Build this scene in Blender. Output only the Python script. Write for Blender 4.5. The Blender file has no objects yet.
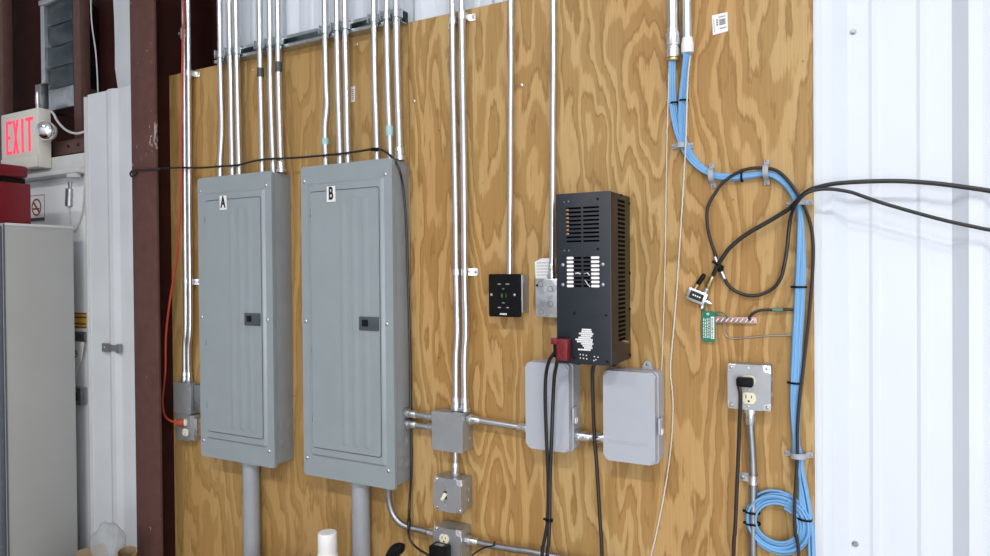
import bpy, bmesh, math, random
from mathutils import Vector, Matrix
random.seed(7)
C = bpy.context.scene.collection
PI = math.pi

# ------------------------------------------------------------------ materials
def new_mat(name):
    m = bpy.data.materials.new(name); m.use_nodes = True
    nt = m.node_tree; b = nt.nodes['Principled BSDF']
    return m, nt, b
def plain(name, col, rough=.5, metal=0, noise=.06, scale=30, bump=0, spec=.5, coat=0):
    """paint / plastic / metal with a slight procedural unevenness"""
    m, nt, b = new_mat(name)
    N = nt.nodes.new; L = nt.links.new
    tc = N('ShaderNodeTexCoord'); no = N('ShaderNodeTexNoise')
    no.inputs['Scale'].default_value = scale; no.inputs['Detail'].default_value = 4
    L(tc.outputs['Object'], no.inputs['Vector'])
    cr = N('ShaderNodeValToRGB')
    cr.color_ramp.elements[0].position = .3; cr.color_ramp.elements[1].position = .7
    cr.color_ramp.elements[0].color = tuple(max(0, c*(1-noise)) for c in col)+(1,)
    cr.color_ramp.elements[1].color = tuple(min(1, c*(1+noise)) for c in col)+(1,)
    L(no.outputs['Fac'], cr.inputs['Fac']); L(cr.outputs['Color'], b.inputs['Base Color'])
    b.inputs['Roughness'].default_value = rough; b.inputs['Metallic'].default_value = metal
    b.inputs['Specular IOR Level'].default_value = spec
    if coat: b.inputs['Coat Weight'].default_value = coat; b.inputs['Coat Roughness'].default_value = .15
    if bump:
        bp = N('ShaderNodeBump'); bp.inputs['Strength'].default_value = bump; bp.inputs['Distance'].default_value = .002
        L(no.outputs['Fac'], bp.inputs['Height']); L(bp.outputs['Normal'], b.inputs['Normal'])
    return m
def glow(name, col, strength, base=(.8, .8, .8)):
    m, nt, b = new_mat(name)
    b.inputs['Base Color'].default_value = base+(1,)
    b.inputs['Emission Color'].default_value = col+(1,); b.inputs['Emission Strength'].default_value = strength
    return m
def galvanised(name, lo, hi, rough, scale=60, metal=1.0):
    """spangled zinc: voronoi flakes of differing brightness"""
    m, nt, b = new_mat(name); N = nt.nodes.new; L = nt.links.new
    tc = N('ShaderNodeTexCoord'); v = N('ShaderNodeTexVoronoi'); v.inputs['Scale'].default_value = scale
    L(tc.outputs['Object'], v.inputs['Vector'])
    cr = N('ShaderNodeValToRGB')
    cr.color_ramp.elements[0].color = lo+(1,); cr.color_ramp.elements[1].color = hi+(1,)
    L(v.outputs['Color'], cr.inputs['Fac']); L(cr.outputs['Color'], b.inputs['Base Color'])
    b.inputs['Metallic'].default_value = metal; b.inputs['Roughness'].default_value = rough
    return m
def plywood(name, off, lo, mid, hi, warp, lin, soft):
    """rotary-cut softwood veneer: jagged vertical flame bands from contours of stretched noise"""
    m, nt, b = new_mat(name); N = nt.nodes.new; L = nt.links.new
    def math_(op, a, c=None):
        n = N('ShaderNodeMath'); n.operation = op
        for i, x in enumerate((a, c)):
            if x is None: continue
            if isinstance(x, (int, float)): n.inputs[i].default_value = x
            else: L(x, n.inputs[i])
        return n.outputs[0]
    tc = N('ShaderNodeTexCoord')
    def noise(scale, detail, rough=.5, dist=0):
        mp = N('ShaderNodeMapping'); mp.inputs['Location'].default_value = off; mp.inputs['Scale'].default_value = scale
        L(tc.outputs['Object'], mp.inputs['Vector'])
        n = N('ShaderNodeTexNoise'); n.inputs['Scale'].default_value = 1; n.inputs['Detail'].default_value = detail
        n.inputs['Roughness'].default_value = rough; n.inputs['Distortion'].default_value = dist
        L(mp.outputs['Vector'], n.inputs['Vector']); return n.outputs['Fac']
    def ramp(fac, stops):
        cr = N('ShaderNodeValToRGB'); e = cr.color_ramp.elements
        e[0].position, e[0].color = stops[0][0], stops[0][1]+(1,)
        e[1].position, e[1].color = stops[-1][0], stops[-1][1]+(1,)
        for p, c in stops[1:-1]:
            x = e.new(p); x.color = c+(1,)
        L(fac, cr.inputs['Fac']); return cr.outputs['Color']
    def mul(a, c, fac):
        mx = N('ShaderNodeMixRGB'); mx.blend_type = 'MULTIPLY'; mx.inputs[0].default_value = fac
        L(a, mx.inputs[1]); L(c, mx.inputs[2]); return mx.outputs[0]
    sx = N('ShaderNodeSeparateXYZ'); L(tc.outputs['Object'], sx.inputs[0])
    f = math_('MULTIPLY', noise((4.2, 1, .95), 3.0, .5, .15), warp)
    f = math_('ADD', f, math_('MULTIPLY', sx.outputs['X'], lin))
    f = math_('ADD', f, math_('MULTIPLY', noise((34, 1, 7), 3, .6), .75))
    f = math_('ADD', f, math_('MULTIPLY', noise((150, 1, 16), 2, .6), .35))
    col = ramp(math_('FRACT', f), [(0, lo), (.05, mid), (.42, mid), (.60-soft, hi), (.84, hi), (.94, lo), (1, lo)])
    col = mul(col, ramp(noise((260, 1, 6), 2), [(.3, (.88, .85, .82)), (.7, (1.06, 1.05, 1.04))]), 1)
    col = mul(col, ramp(noise((3.2, 1, .9), 2), [(.36, (.97, .86, .74)), (.56, (1, 1, 1))]), .8)
    v = N('ShaderNodeTexVoronoi'); v.inputs['Scale'].default_value = 9
    L(tc.outputs['Object'], v.inputs['Vector'])
    col = mul(col, ramp(v.outputs['Distance'], [(.02, (.35, .25, .18)), (.04, (1, 1, 1))]), .7)
    L(col, b.inputs['Base Color'])
    b.inputs['Roughness'].default_value = .5; b.inputs['Specular IOR Level'].default_value = .35
    return m

M = dict(
    ply1=plywood('plywood_left', (3.1, 0, 1.7), (.315, .186, .062), (.365, .226, .080), (.435, .281, .111), 9.0, 9.0, .12),
    ply2=plywood('plywood_right', (11.4, 0, 5.2), (.305, .177, .058), (.372, .226, .080), (.485, .325, .140), 15.0, 4.0, .06),
    emt=galvanised('conduit_zinc', (.62, .63, .65), (.70, .71, .73), .30, 25),
    emt_dark=galvanised('weathered_zinc', (.33, .34, .36), (.43, .44, .46), .40, 45),
    galv=galvanised('galvanised_box', (.55, .57, .60), (.95, .96, .98), .28, 55),
    boxsteel=galvanised('brushed_box_steel', (.40, .41, .43), (.46, .47, .49), .5, 25, .8),
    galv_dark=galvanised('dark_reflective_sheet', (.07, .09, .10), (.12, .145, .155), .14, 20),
    strut=galvanised('strut_zinc', (.42, .47, .50), (.60, .64, .66), .36, 50),
    screw=plain('screw_zinc', (.60, .60, .62), .32, 1),
    panel=plain('panel_grey_paint', (.265, .305, .325), .31, 0, .03, 12, spec=.5),
    panel_side=plain('panel_box_grey', (.25, .275, .295), .45, 0, .05, 18),
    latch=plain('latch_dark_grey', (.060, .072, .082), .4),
    pvc=plain('pvc_grey', (.30, .32, .35), .42, 0, .05, 14),
    enc=plain('enclosure_plastic', (.40, .42, .475), .38, 0, .02, 9),
    black=plain('black_steel', (.010, .015, .023), .45, 0, .1, 40),
    blackside=plain('black_steel_sides', (.024, .018, .014), .45, 0, .1, 40),
    hole=plain('vent_void', (.002, .002, .003), .9, spec=.05),
    rubber=plain('black_cable_jacket', (.010, .010, .011), .42),
    brownrub=plain('black_cord_jacket', (.026, .017, .015), .42),
    blackplastic=plain('black_plastic', (.005, .005, .006), .45, spec=.15),
    white=plain('white_label', (.80, .80, .80), .5, 0, .02),
    blackink=plain('black_ink', (.008, .008, .008), .6),
    greyink=plain('grey_ink', (.22, .22, .24), .7),
    red=plain('red_connector_plastic', (.16, .006, .012), .4),
    redbox=plain('red_painted_steel', (.15, .004, .009), .35, 0, .06, 8),
    blue=plain('blue_cable_jacket', (.16, .37, .65), .45, 0, .05, 20),
    hanger=plain('grey_nylon', (.36, .38, .42), .5),
    ivory=plain('ivory_plastic', (.74, .70, .52), .4),
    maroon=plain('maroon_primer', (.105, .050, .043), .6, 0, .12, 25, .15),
    darkmaroon=plain('dark_maroon_primer_and_shade', (.038, .011, .009), .7, 0, .2, 10, spec=.12),
    liner=plain('white_liner_paint', (.66, .70, .77), .42, 0, .012, 6),
    liner_left=plain('white_liner_duller', (.60, .63, .67), .45, 0, .05, 5),  # slightly darker, more uneven white for the left sheet and insulation
    doorwhite=plain('door_white_paint', (.74, .77, .80), .45, 0, .02, 5),
    header=plain('header_white_paint', (.54, .55, .55), .45, 0, .03, 8),
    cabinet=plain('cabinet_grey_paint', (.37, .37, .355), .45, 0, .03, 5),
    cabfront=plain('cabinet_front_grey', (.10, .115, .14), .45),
    signwhite=plain('sign_housing_white', (.66, .64, .58), .4, 0, .02),
    exitred=glow('exit_letter_glow', (1, .05, .12), 1.1, (.8, .05, .1)),
    chrome=plain('chrome', (.85, .85, .87), .08, 1, .02),
    orange=plain('orange_cord_jacket', (.42, .045, .02), .45),
    twine=plain('white_pull_string', (.64, .61, .57), .7, 0, .15, 300),
    green=plain('green_tag', (.0, .17, .095), .5),
    copper=plain('dull_copper', (.42, .27, .25), .4, .6),
    brass=plain('brass', (.62, .47, .25), .3, 1),
    yellow=plain('yellow_sticker', (.72, .46, .05), .5),
    darkred=plain('dark_red_ink', (.25, .02, .02), .6),
    teal=plain('teal_print', (.36, .56, .60), .5),
    tape=plain('dark_coupling', (.07, .085, .085), .45, .4),
    greenled=glow('green_led', (.25, .9, .12), .22, (.02, .05, .02)),
    dimgreen=plain('unlit_green', (.05, .09, .04), .5),
    cardboard=plain('cardboard', (.30, .21, .12), .75, 0, .06, 20),
    concrete=plain('concrete', (.38, .37, .35), .65, 0, .12, 3),
    roomwhite=plain('shop_wall_white', (.72, .74, .78), .6, 0, .03, 2),
    bench=plain('bench_wood', (.36, .24, .13), .6, 0, .1, 10),
    peach=plain('peach_winding', (.62, .33, .14), .5),
)
def film():
    m, nt, b = new_mat('clear_plastic_film')
    b.inputs['Base Color'].default_value = (.45, .47, .48, 1); b.inputs['Roughness'].default_value = .3
    b.inputs['Alpha'].default_value = .36
    return m
M['film'] = film()
def scuffed():
    m = plain('maroon_primer_scuffed', (.105, .050, .043), .6, 0, .12, 25, spec=.15)
    nt = m.node_tree; N = nt.nodes.new; L = nt.links.new; b = nt.nodes['Principled BSDF']
    src = b.inputs['Base Color'].links[0].from_socket
    tc = N('ShaderNodeTexCoord'); mp = N('ShaderNodeMapping'); mp.inputs['Scale'].default_value = (1, 1, .45); L(tc.outputs['Object'], mp.inputs['Vector'])
    n = N('ShaderNodeTexNoise'); n.inputs['Scale'].default_value = 70; n.inputs['Detail'].default_value = 2; L(mp.outputs['Vector'], n.inputs['Vector'])
    n2 = N('ShaderNodeTexNoise'); n2.inputs['Scale'].default_value = 4; L(tc.outputs['Object'], n2.inputs['Vector'])
    a = N('ShaderNodeMath'); a.operation = 'MULTIPLY'; L(n.outputs['Fac'], a.inputs[0]); L(n2.outputs['Fac'], a.inputs[1])
    cr = N('ShaderNodeValToRGB'); cr.color_ramp.elements[0].position = .405; cr.color_ramp.elements[1].position = .44
    L(a.outputs[0], cr.inputs['Fac'])
    mx = N('ShaderNodeMixRGB'); L(cr.outputs['Color'], mx.inputs[0]); L(src, mx.inputs[1]); mx.inputs[2].default_value = (.35, .30, .28, 1)
    L(mx.outputs[0], b.inputs['Base Color']); return m
M['maroon_scuffed'] = scuffed()

# ------------------------------------------------------------------ mesh helpers
def B(): return bmesh.new()
def box(bm, lo, hi, bevel=0, seg=2):
    g = bmesh.ops.create_cube(bm, size=1)
    vs = g['verts']
    for v in vs:
        v.co = Vector([lo[i]+(hi[i]-lo[i])*(v.co[i]+.5) for i in range(3)])
    if bevel:
        es = list({e for v in vs for e in v.link_edges})
        bmesh.ops.bevel(bm, geom=es, offset=bevel, segments=seg, affect='EDGES', profile=.5)
    return bm
def frame_of(t, up=Vector((0, 0, 1))):
    a = up.cross(t)
    if a.length < 1e-4: a = Vector((1, 0, 0)).cross(t)
    a.normalize(); return a, t.cross(a).normalized()
def tube(bm, pts, r, seg=10, closed=False, caps=True):
    pts = [Vector(p) for p in pts]; n = len(pts)
    rs = r if isinstance(r, (list, tuple)) else [r]*n
    tang = []
    for i in range(n):
        if closed: t = pts[(i+1) % n]-pts[i-1]
        else: t = pts[min(i+1, n-1)]-pts[max(i-1, 0)]
        if t.length < 1e-9: t = Vector((0, 0, 1))
        tang.append(t.normalized())
    a, b = frame_of(tang[0]); rings = []
    for i in range(n):
        if i:
            q = tang[i-1].rotation_difference(tang[i]); a = q @ a
            a = (a-tang[i]*a.dot(tang[i])).normalized(); b = tang[i].cross(a)
        rings.append([bm.verts.new(pts[i]+(a*math.cos(2*PI*k/seg)+b*math.sin(2*PI*k/seg))*rs[i]) for k in range(seg)])
    m = n if closed else n-1
    for i in range(m):
        r0, r1 = rings[i], rings[(i+1) % n]
        for k in range(seg):
            bm.faces.new((r0[k], r0[(k+1) % seg], r1[(k+1) % seg], r1[k]))
    if caps and not closed:
        bm.faces.new(rings[0][::-1]); bm.faces.new(rings[-1])
    return bm
def lathe(bm, p0, p1, prof, seg=20):
    """surface of revolution about p0->p1; prof = [(t, radius)]"""
    p0 = Vector(p0); p1 = Vector(p1); d = p1-p0; a, b = frame_of(d.normalized())
    rings = [[bm.verts.new(p0+d*t+(a*math.cos(2*PI*k/seg)+b*math.sin(2*PI*k/seg))*r) for k in range(seg)] for t, r in prof]
    for r0, r1 in zip(rings, rings[1:]):
        for k in range(seg): bm.faces.new((r0[k], r0[(k+1) % seg], r1[(k+1) % seg], r1[k]))
    bm.faces.new(rings[0][::-1]); bm.faces.new(rings[-1])
    return bm
def prism(bm, poly, y0, y1):
    """polygon in X,Z extruded from y0 (front) to y1"""
    f = [bm.verts.new((x, y0, z)) for x, z in poly]; k = [bm.verts.new((x, y1, z)) for x, z in poly]
    n = len(poly)
    bm.faces.new(f); bm.faces.new(k[::-1])
    for i in range(n): bm.faces.new((f[i], k[i], k[(i+1) % n], f[(i+1) % n]))
    return bm
def prism_frame(bm, poly, hole, y0, y1):
    """ring between an outer and inner polygon with equal vertex counts"""
    n = len(poly)
    fo = [bm.verts.new((x, y0, z)) for x, z in poly]; fi = [bm.verts.new((x, y0, z)) for x, z in hole]
    ko = [bm.verts.new((x, y1, z)) for x, z in poly]; ki = [bm.verts.new((x, y1, z)) for x, z in hole]
    for i in range(n):
        j = (i+1) % n
        bm.faces.new((fo[i], fo[j], fi[j], fi[i])); bm.faces.new((ko[i], ki[i], ki[j], ko[j]))
        bm.faces.new((fo[i], ko[i], ko[j], fo[j])); bm.faces.new((fi[i], fi[j], ki[j], ki[i]))
    return bm
def rrect(x0, x1, z0, z1, r, n=5):
    out = []
    for cx, cz, a0 in ((x1-r, z1-r, 0), (x0+r, z1-r, 90), (x0+r, z0+r, 180), (x1-r, z0+r, 270)):
        for i in range(n+1):
            a = math.radians(a0+90*i/n); out.append((cx+r*math.cos(a), cz+r*math.sin(a)))
    return out
def circ(cx, cz, r, n=20, sz=1):
    return [(cx+r*math.cos(2*PI*i/n), cz+sz*r*math.sin(2*PI*i/n)) for i in range(n)]
def screw_bm(x, y, z, r=.005, h=.003):
    """domed slotted screw head facing -Y on a surface at y"""
    bm = B(); lathe(bm, (x, y+.001, z), (x, y-h, z), [(0, r), (.5, r), (.85, r*.75), (1, r*.35)], 12)
    return bm
def text_bm(s, height, x, y, z, depth=.0006, sx=1, bold=0):
    cu = bpy.data.curves.new('lettering', 'FONT'); cu.body = s; cu.align_x = 'CENTER'; cu.align_y = 'CENTER'
    cu.size = height/.7; cu.extrude = depth/2; cu.offset = bold
    o = bpy.data.objects.new('lettering', cu); C.objects.link(o)
    dg = bpy.context.evaluated_depsgraph_get(); me = bpy.data.meshes.new_from_object(o.evaluated_get(dg))
    bpy.data.objects.remove(o); bpy.data.curves.remove(cu)
    bm = B(); bm.from_mesh(me); bpy.data.meshes.remove(me)
    bm.transform(Matrix.Translation((x, y, z)) @ Matrix.Rotation(PI/2, 4, 'X') @ Matrix.Diagonal((sx, 1, 1, 1)))
    return bm
def smooth(pts, n=8):
    """Catmull-Rom through the points"""
    P = [Vector(p) for p in pts]; P = [P[0]*2-P[1]]+P+[P[-1]*2-P[-2]]; out = []
    for i in range(1, len(P)-2):
        for k in range(n):
            t = k/n
            out.append(.5*((2*P[i])+(P[i+1]-P[i-1])*t+(2*P[i-1]-5*P[i]+4*P[i+1]-P[i+2])*t*t+(3*P[i]-P[i-1]-3*P[i+1]+P[i+2])*t**3))
    out.append(P[-2]); return out
def obj(name, bm, mat, parent=None, label=None, kind=None, ang=35):
    bmesh.ops.recalc_face_normals(bm, faces=bm.faces)
    if parent is not None:
        base = Vector(parent.get('_w', (0, 0, 0)))
    else:
        xs = [v.co for v in bm.verts]
        lo = [min(v[i] for v in xs) for i in range(3)]; hi = [max(v[i] for v in xs) for i in range(3)]
        base = Vector(((lo[0]+hi[0])/2, (lo[1]+hi[1])/2, lo[2]))
    bmesh.ops.translate(bm, verts=bm.verts, vec=-base)
    me = bpy.data.meshes.new(name); bm.to_mesh(me); bm.free()
    me.materials.append(M[mat] if isinstance(mat, str) else mat)
    me.polygons.foreach_set('use_smooth', [True]*len(me.polygons)); me.set_sharp_from_angle(angle=math.radians(ang))
    o = bpy.data.objects.new(name, me); C.objects.link(o); o['_w'] = tuple(base)
    if parent is not None: o.parent = parent
    else: o.location = base
    if label: o['label'] = label
    if kind: o['kind'] = kind
    return o
def thing(name, label, cat, loc, group=None):
    o = bpy.data.objects.new(name, None); C.objects.link(o); o.location = loc; o.empty_display_size = .05
    o['label'] = label; o['category'] = cat; o['_w'] = tuple(loc)
    if group: o['group'] = group
    return o
def tag(o, label, cat, group=None):
    o['label'] = label; o['category'] = cat
    if group: o['group'] = group
    return o
def struct(name, bm, mat, parent=None, ang=35): return obj(name, bm, mat, parent, kind='structure', ang=ang)

# ------------------------------------------------------------------ the setting
RX0, RX1, RY0, H = -3.2, 7.0, -5.5, 5.0
struct('floor', box(B(), (RX0-.2, RY0-.2, -.1), (RX1+.2, .6, 0)), 'concrete')
struct('ceiling', box(B(), (RX0-.2, RY0-.2, H), (RX1+.2, .6, H+.1)), 'roomwhite')
struct('wall_front', box(B(), (RX0-.2, RY0-.2, 0), (RX1+.2, RY0, H)), 'roomwhite')
struct('wall_left', box(B(), (RX0-.2, RY0, 0), (RX0, .6, H)), 'roomwhite')
struct('wall_right', box(B(), (RX1, RY0, 0), (RX1+.2, .6, H)), 'roomwhite')
struct('wall_outer', box(B(), (RX0, .25, 0), (RX1, .30, H)), 'darkmaroon')

def liner_sheet(x0, x1, z0, z1, phase, pan, top, sheet=.004, minors=(.142, .242), mh=.0035, pitch=.3048):
    """ribbed steel liner: trapezoid ribs every 305 mm, two small stiffeners in each pan"""
    pts = []; x = phase-pitch
    while x < x1+.4:
        for dx, y in ((0, pan), (.029, top), (.056, top), (.089, pan), (minors[0]-.008, pan), (minors[0], pan-mh), (minors[0]+.012, pan-mh), (minors[0]+.02, pan),
                      (minors[1]-.008, pan), (minors[1], pan-mh), (minors[1]+.012, pan-mh), (minors[1]+.02, pan)):
            pts.append((x+dx, y))
        x += pitch
    def yat(x):
        for (a, ya), (b, yb) in zip(pts, pts[1:]):
            if a <= x <= b: return ya+(yb-ya)*(x-a)/max(b-a, 1e-9)
        return pan
    P = [(x0, yat(x0))]+[p for p in pts if x0 < p[0] < x1]+[(x1, yat(x1))]
    bm = B(); rows = []
    for (x, y) in P:
        rows.append([bm.verts.new(q) for q in ((x, y, z0), (x, y, z1), (x, y+sheet, z1), (x, y+sheet, z0))])
    for a, b in zip(rows, rows[1:]):
        for k in range(4): bm.faces.new((a[k], a[(k+1) % 4], b[(k+1) % 4], b[k]))
    bm.faces.new(rows[0]); bm.faces.new(rows[-1][::-1])
    return bm
struct('wall_back', liner_sheet(.262, 6.9, 0, 4.6, -.320, .052, .021), 'liner', ang=10)
wl = struct('wall_back_left', liner_sheet(-.592, -.02, 0, 2.44, -0.4517, .012, .0005, mh=.0008, pitch=.40), 'liner_left', ang=10)
struct('trim_1', box(B(), (-.606, .0, 0), (-.590, .10, 2.43), .003), 'header')
for n, (x, z) in enumerate(((2.5246, 2.1971), (2.5253, 0.9277))):
    t = thing('sheet_metal_screw', ['small screw with washer high on the white ribbed wall', 'small screw with washer low on the white ribbed wall'][n], 'screw', (x, .052, z))
    obj('washer', lathe(B(), (x, .0525, z), (x, .050, z), [(0, .008), (1, .007)], 14), 'emt_dark', t)
    obj('screw_head', lathe(B(), (x, .050, z), (x, .044, z), [(0, .005), (1, .0048)], 6), 'emt_dark', t)

# plywood backboard: two 4 ft sheets
ts = .019
def sheet(x0, x1, mat, label):
    o = obj('plywood_sheet', box(B(), (x0, 0, .02), (x1, ts, 2.44), .0015, 1), mat)
    return tag(o, label, 'plywood sheet')
sheet(0, 1.2185, 'ply1', 'left plywood sheet behind the two big grey panels')
sheet(1.2205, 2.437, 'ply2', 'right plywood sheet behind the black power unit and blue cables')
struct('trim_2', box(B(), (2.4375, .0145, .02), (2.4545, .0205, 3.6)), 'liner')

# steel column with flanges and web
t = thing('steel_column', 'maroon painted steel column at the left edge of the plywood', 'column', (-.03, -.1, 0))
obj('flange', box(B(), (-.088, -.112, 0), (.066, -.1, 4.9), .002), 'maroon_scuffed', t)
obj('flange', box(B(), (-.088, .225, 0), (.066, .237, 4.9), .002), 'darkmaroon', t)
obj('web', box(B(), (-.016, -.1, 0), (-.006, .225, 4.9)), 'darkmaroon', t)  # web and rear flange coloured darker to stand for shade behind the front flange

pts = smooth([(-0.1249,0.0200,1.8372),(-0.1198,0.0200,1.7599),(-0.1047,0.0150,1.6653),(-0.0901,0.0100,1.5459)], 12)
bm = B()
for p in pts[::2]:
    g = bmesh.ops.create_uvsphere(bm, u_segments=8, v_segments=5, radius=.0042)
    bmesh.ops.translate(bm, verts=g['verts'], vec=p)
tube(bm, pts, .0012, 5)
tag(obj('bead_chain', bm, 'screw'), 'short beaded metal chain hanging in the shadow beside the steel column', 'chain')
# upper-left framing in front of the outer wall
t = thing('steel_girt', 'brown steel girt running above the white door header', 'girt', (-1.8, .03, 2.19))
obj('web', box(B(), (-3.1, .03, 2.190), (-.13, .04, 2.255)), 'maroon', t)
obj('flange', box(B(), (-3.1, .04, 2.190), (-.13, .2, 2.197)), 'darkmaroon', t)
for x in (-.70, -.78, -.93): obj('bolt', screw_bm(x, .03, 2.225, .008, .006), 'darkmaroon', t)
x0, x1 = -0.8548, -0.7967
tag(obj('steel_post', box(B(), (x0, .1, 2.20), (x1, .15, 4.9), .003), 'maroon'), 'narrow brown upright post right of the stacked metal boxes', 'post')
tag(obj('steel_post', box(B(), (-1.6466, .1, 2.20), (-1.4991, .15, 4.9), .003), 'maroon'), 'brown upright post at the top left edge above the exit sign', 'post')
# curved white insulation facing beside the column
bm = B(); cols = []
for i in range(13):
    z = 2.36+i*.12; w = .045*math.sin(i*.55)*.35
    cols.append([bm.verts.new(q) for q in ((-.615+w+.03*(i<2), .15, z), (-.0155, .13, z), (-.0155, .136, z), (-.615+w+.03*(i<2), .156, z))])
for a, b in zip(cols, cols[1:]):
    for k in range(4): bm.faces.new((a[k], a[(k+1) % 4], b[(k+1) % 4], b[k]))
bm.faces.new(cols[0]); bm.faces.new(cols[-1])
tag(obj('insulation_facing', bm, 'liner_left'), 'white wavy insulation facing hanging left of the steel column top', 'insulation')
tag(obj('thin_cable', tube(B(), smooth([(-0.5160,0.0000,3.0362),(-0.5355,0.0000,2.8599),(-0.5472,0.0100,2.7520),(-0.5365,0.0200,2.6167),(-0.5499,0.0350,2.4533),(-0.5600,0.0400,2.3730)]), .0028, 8), 'header'), 'thin pale cable dropping down behind the left liner sheet', 'cable')

# stacked galvanised boxes
x0, x1 = -1.0705, -0.8548; zt, zb = 2.9677, 2.4397
t = thing('metal_box_stack', 'tall shiny stack of galvanized metal boxes in the top left corner', 'metal boxes', ((x0+x1)/2, .1, zb))
zz = [zb+(zt-zb)*k/5 for k in range(6)]
for k in range(5):
    bm = B(); a, b2 = zz[k]+.0015, zz[k+1]-.0015
    n = 6; grid = []
    for i in range(n+1):
        row = []
        for j in range(n+1):
            u, v = i/n, j/n; bul = .016*math.sin(PI*u)**.6*math.sin(PI*v)**.6
            row.append(bm.verts.new((x0+(x1-x0)*u, .10-bul, a+(b2-a)*v)))
        grid.append(row)
    for i in range(n):
        for j in range(n): bm.faces.new((grid[i][j], grid[i+1][j], grid[i+1][j+1], grid[i][j+1]))
    box(bm, (x0, .1005, a), (x1, .22, b2))
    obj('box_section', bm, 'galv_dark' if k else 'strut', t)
obj('side_flange', box(B(), (x0-.035, .085, zb+.14), (x0-.001, .2, zt)), 'emt', t)
obj('top_rail', box(B(), (x0-.035, .075, zt+.001), (x1+.003, .2, zt+.025), .003), 'emt', t)
obj('side_box', box(B(), (x0-.085, .08, zb+.0), (x0-.036, .2, zb+.14), .003), 'emt_dark', t)

# door opening: header, door leaf
struct('trim_3', box(B(), (-3.0, .0, 2.105), (-.607, .14, 2.176), .004), 'header')
struct('trim_4', box(B(), (-3.0, -.03, 2.082), (-.607, .14, 2.104), .004), 'header')
d = struct('door_1', box(B(), (-1.75, .062, .02), (-.608, .105, 2.081), .003), 'doorwhite')
obj('push_bar', box(B(), (-1.5, .028, 1.0038), (-.66, .0615, 1.0850), .004), 'emt_dark', d)
obj('bar_slot', box(B(), (-0.7752+.045, .024, 1.0259), (-0.7344+.045, .0285, 1.0639)), 'blackplastic', d)
obj('closer_plate', box(B(), (-0.8514, .045, 1.2985), (-0.6558, .0615, 1.3461), .003), 'emt_dark', d)

# stickers on the door
x0, x1, z0, z1 = -0.8344, -0.6873, 1.3584, 1.4304
t = thing('warning_sticker', 'yellow warning sticker on the white door beside the grey cabinet', 'sticker', ((x0+x1)/2, .062, z0))
obj('backing', box(B(), (x0, .0598, z0), (x1, .0618, z1)), 'yellow', t)
obj('border', prism_frame(B(), [(x0, z0), (x1, z0), (x1, z1), (x0, z1)], [(x0, z0+.006), (x1-.004, z0+.006), (x1-.004, z1-.006), (x0, z1-.006)], .0588, .0597), 'darkred', t)
bm = B()
for k, (a, b2) in enumerate(((.70, .06), (.28, .3))):
    zc = z0+(z1-z0)*a; box(bm, (x0+.02, .0588, zc-.0035), (x1-.012-b2*.03, .0597, zc+.0035))
obj('print_lines', bm, 'darkred', t)
x0, x1, z0, z1 = -1.1975, -1.0394, 1.8758, 2.0062
t = thing('no_smoking_sign', 'small white no smoking sign on the door right of the red box', 'sign', ((x0+x1)/2, .062, z0))
obj('plate', box(B(), (x0, .0598, z0), (x1, .0618, z1)), 'white', t)
cx, cz, r = -1.1107, 1.9463, .043
bm = B(); prism_frame(bm, circ(cx, cz, r, 24), circ(cx, cz, r*.8, 24), .0588, .0597)
dx = r*.62; prism(bm, [(cx-dx-.004, cz+dx-.004), (cx-dx+.004, cz+dx+.004), (cx+dx+.004, cz-dx+.004), (cx+dx-.004, cz-dx-.004)], .0580, .0587)
obj('prohibition_ring', bm, 'darkred', t)
bm = B(); box(bm, (cx-.03, .0588, cz-.012), (cx+.018, .0597, cz-.004)); box(bm, (cx+.020, .0588, cz-.012), (cx+.026, .0597, cz-.004))
obj('cigarette', bm, 'blackink', t)
obj('border', prism_frame(B(), [(x0, z0), (x1, z0), (x1, z1), (x0, z1)], [(x0+.003, z0+.003), (x1-.003, z0+.003), (x1-.003, z1-.003), (x0+.003, z1-.003)], .0588, .0597), 'darkred', t)
obj('caption_bar', box(B(), (x0+.03, .0588, z0+.004), (x1-.006, .0597, z0+.018)), 'blackink', t)
# hanging paper
bm = B(); p = [(-0.7758,0.0300,1.2982),(-0.6748,0.0300,1.2977),(-0.6967,0.0300,1.2213),(-0.7470,0.0300,1.1426),(-0.7725,0.0300,1.1027),(-0.7974,0.0300,1.0914)]
prism(bm, [(q[0], q[2]) for q in p], .030, .0318)
t = thing('paper_notice', 'white paper notice hanging on the door above the push bar', 'paper', tuple(p[0]))
obj('sheet', bm, 'white', t)
cx, cz = -0.7463, 1.2400
bm = prism_frame(B(), circ(cx, cz, .018, 18), circ(cx, cz, .013, 18), .0288, .0297); box(bm, (cx-.014, .0288, cz-.002), (cx+.014, .0297, cz+.002))
obj('red_mark', bm, 'darkred', t)
for o in list(C.objects):
    if o.name in ('warning_sticker', 'no_smoking_sign', 'paper_notice'): o.location += Vector((.045, -.028, .004))
    if o.name == 'door_1': o.location += Vector((0, -.028, 0))
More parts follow.
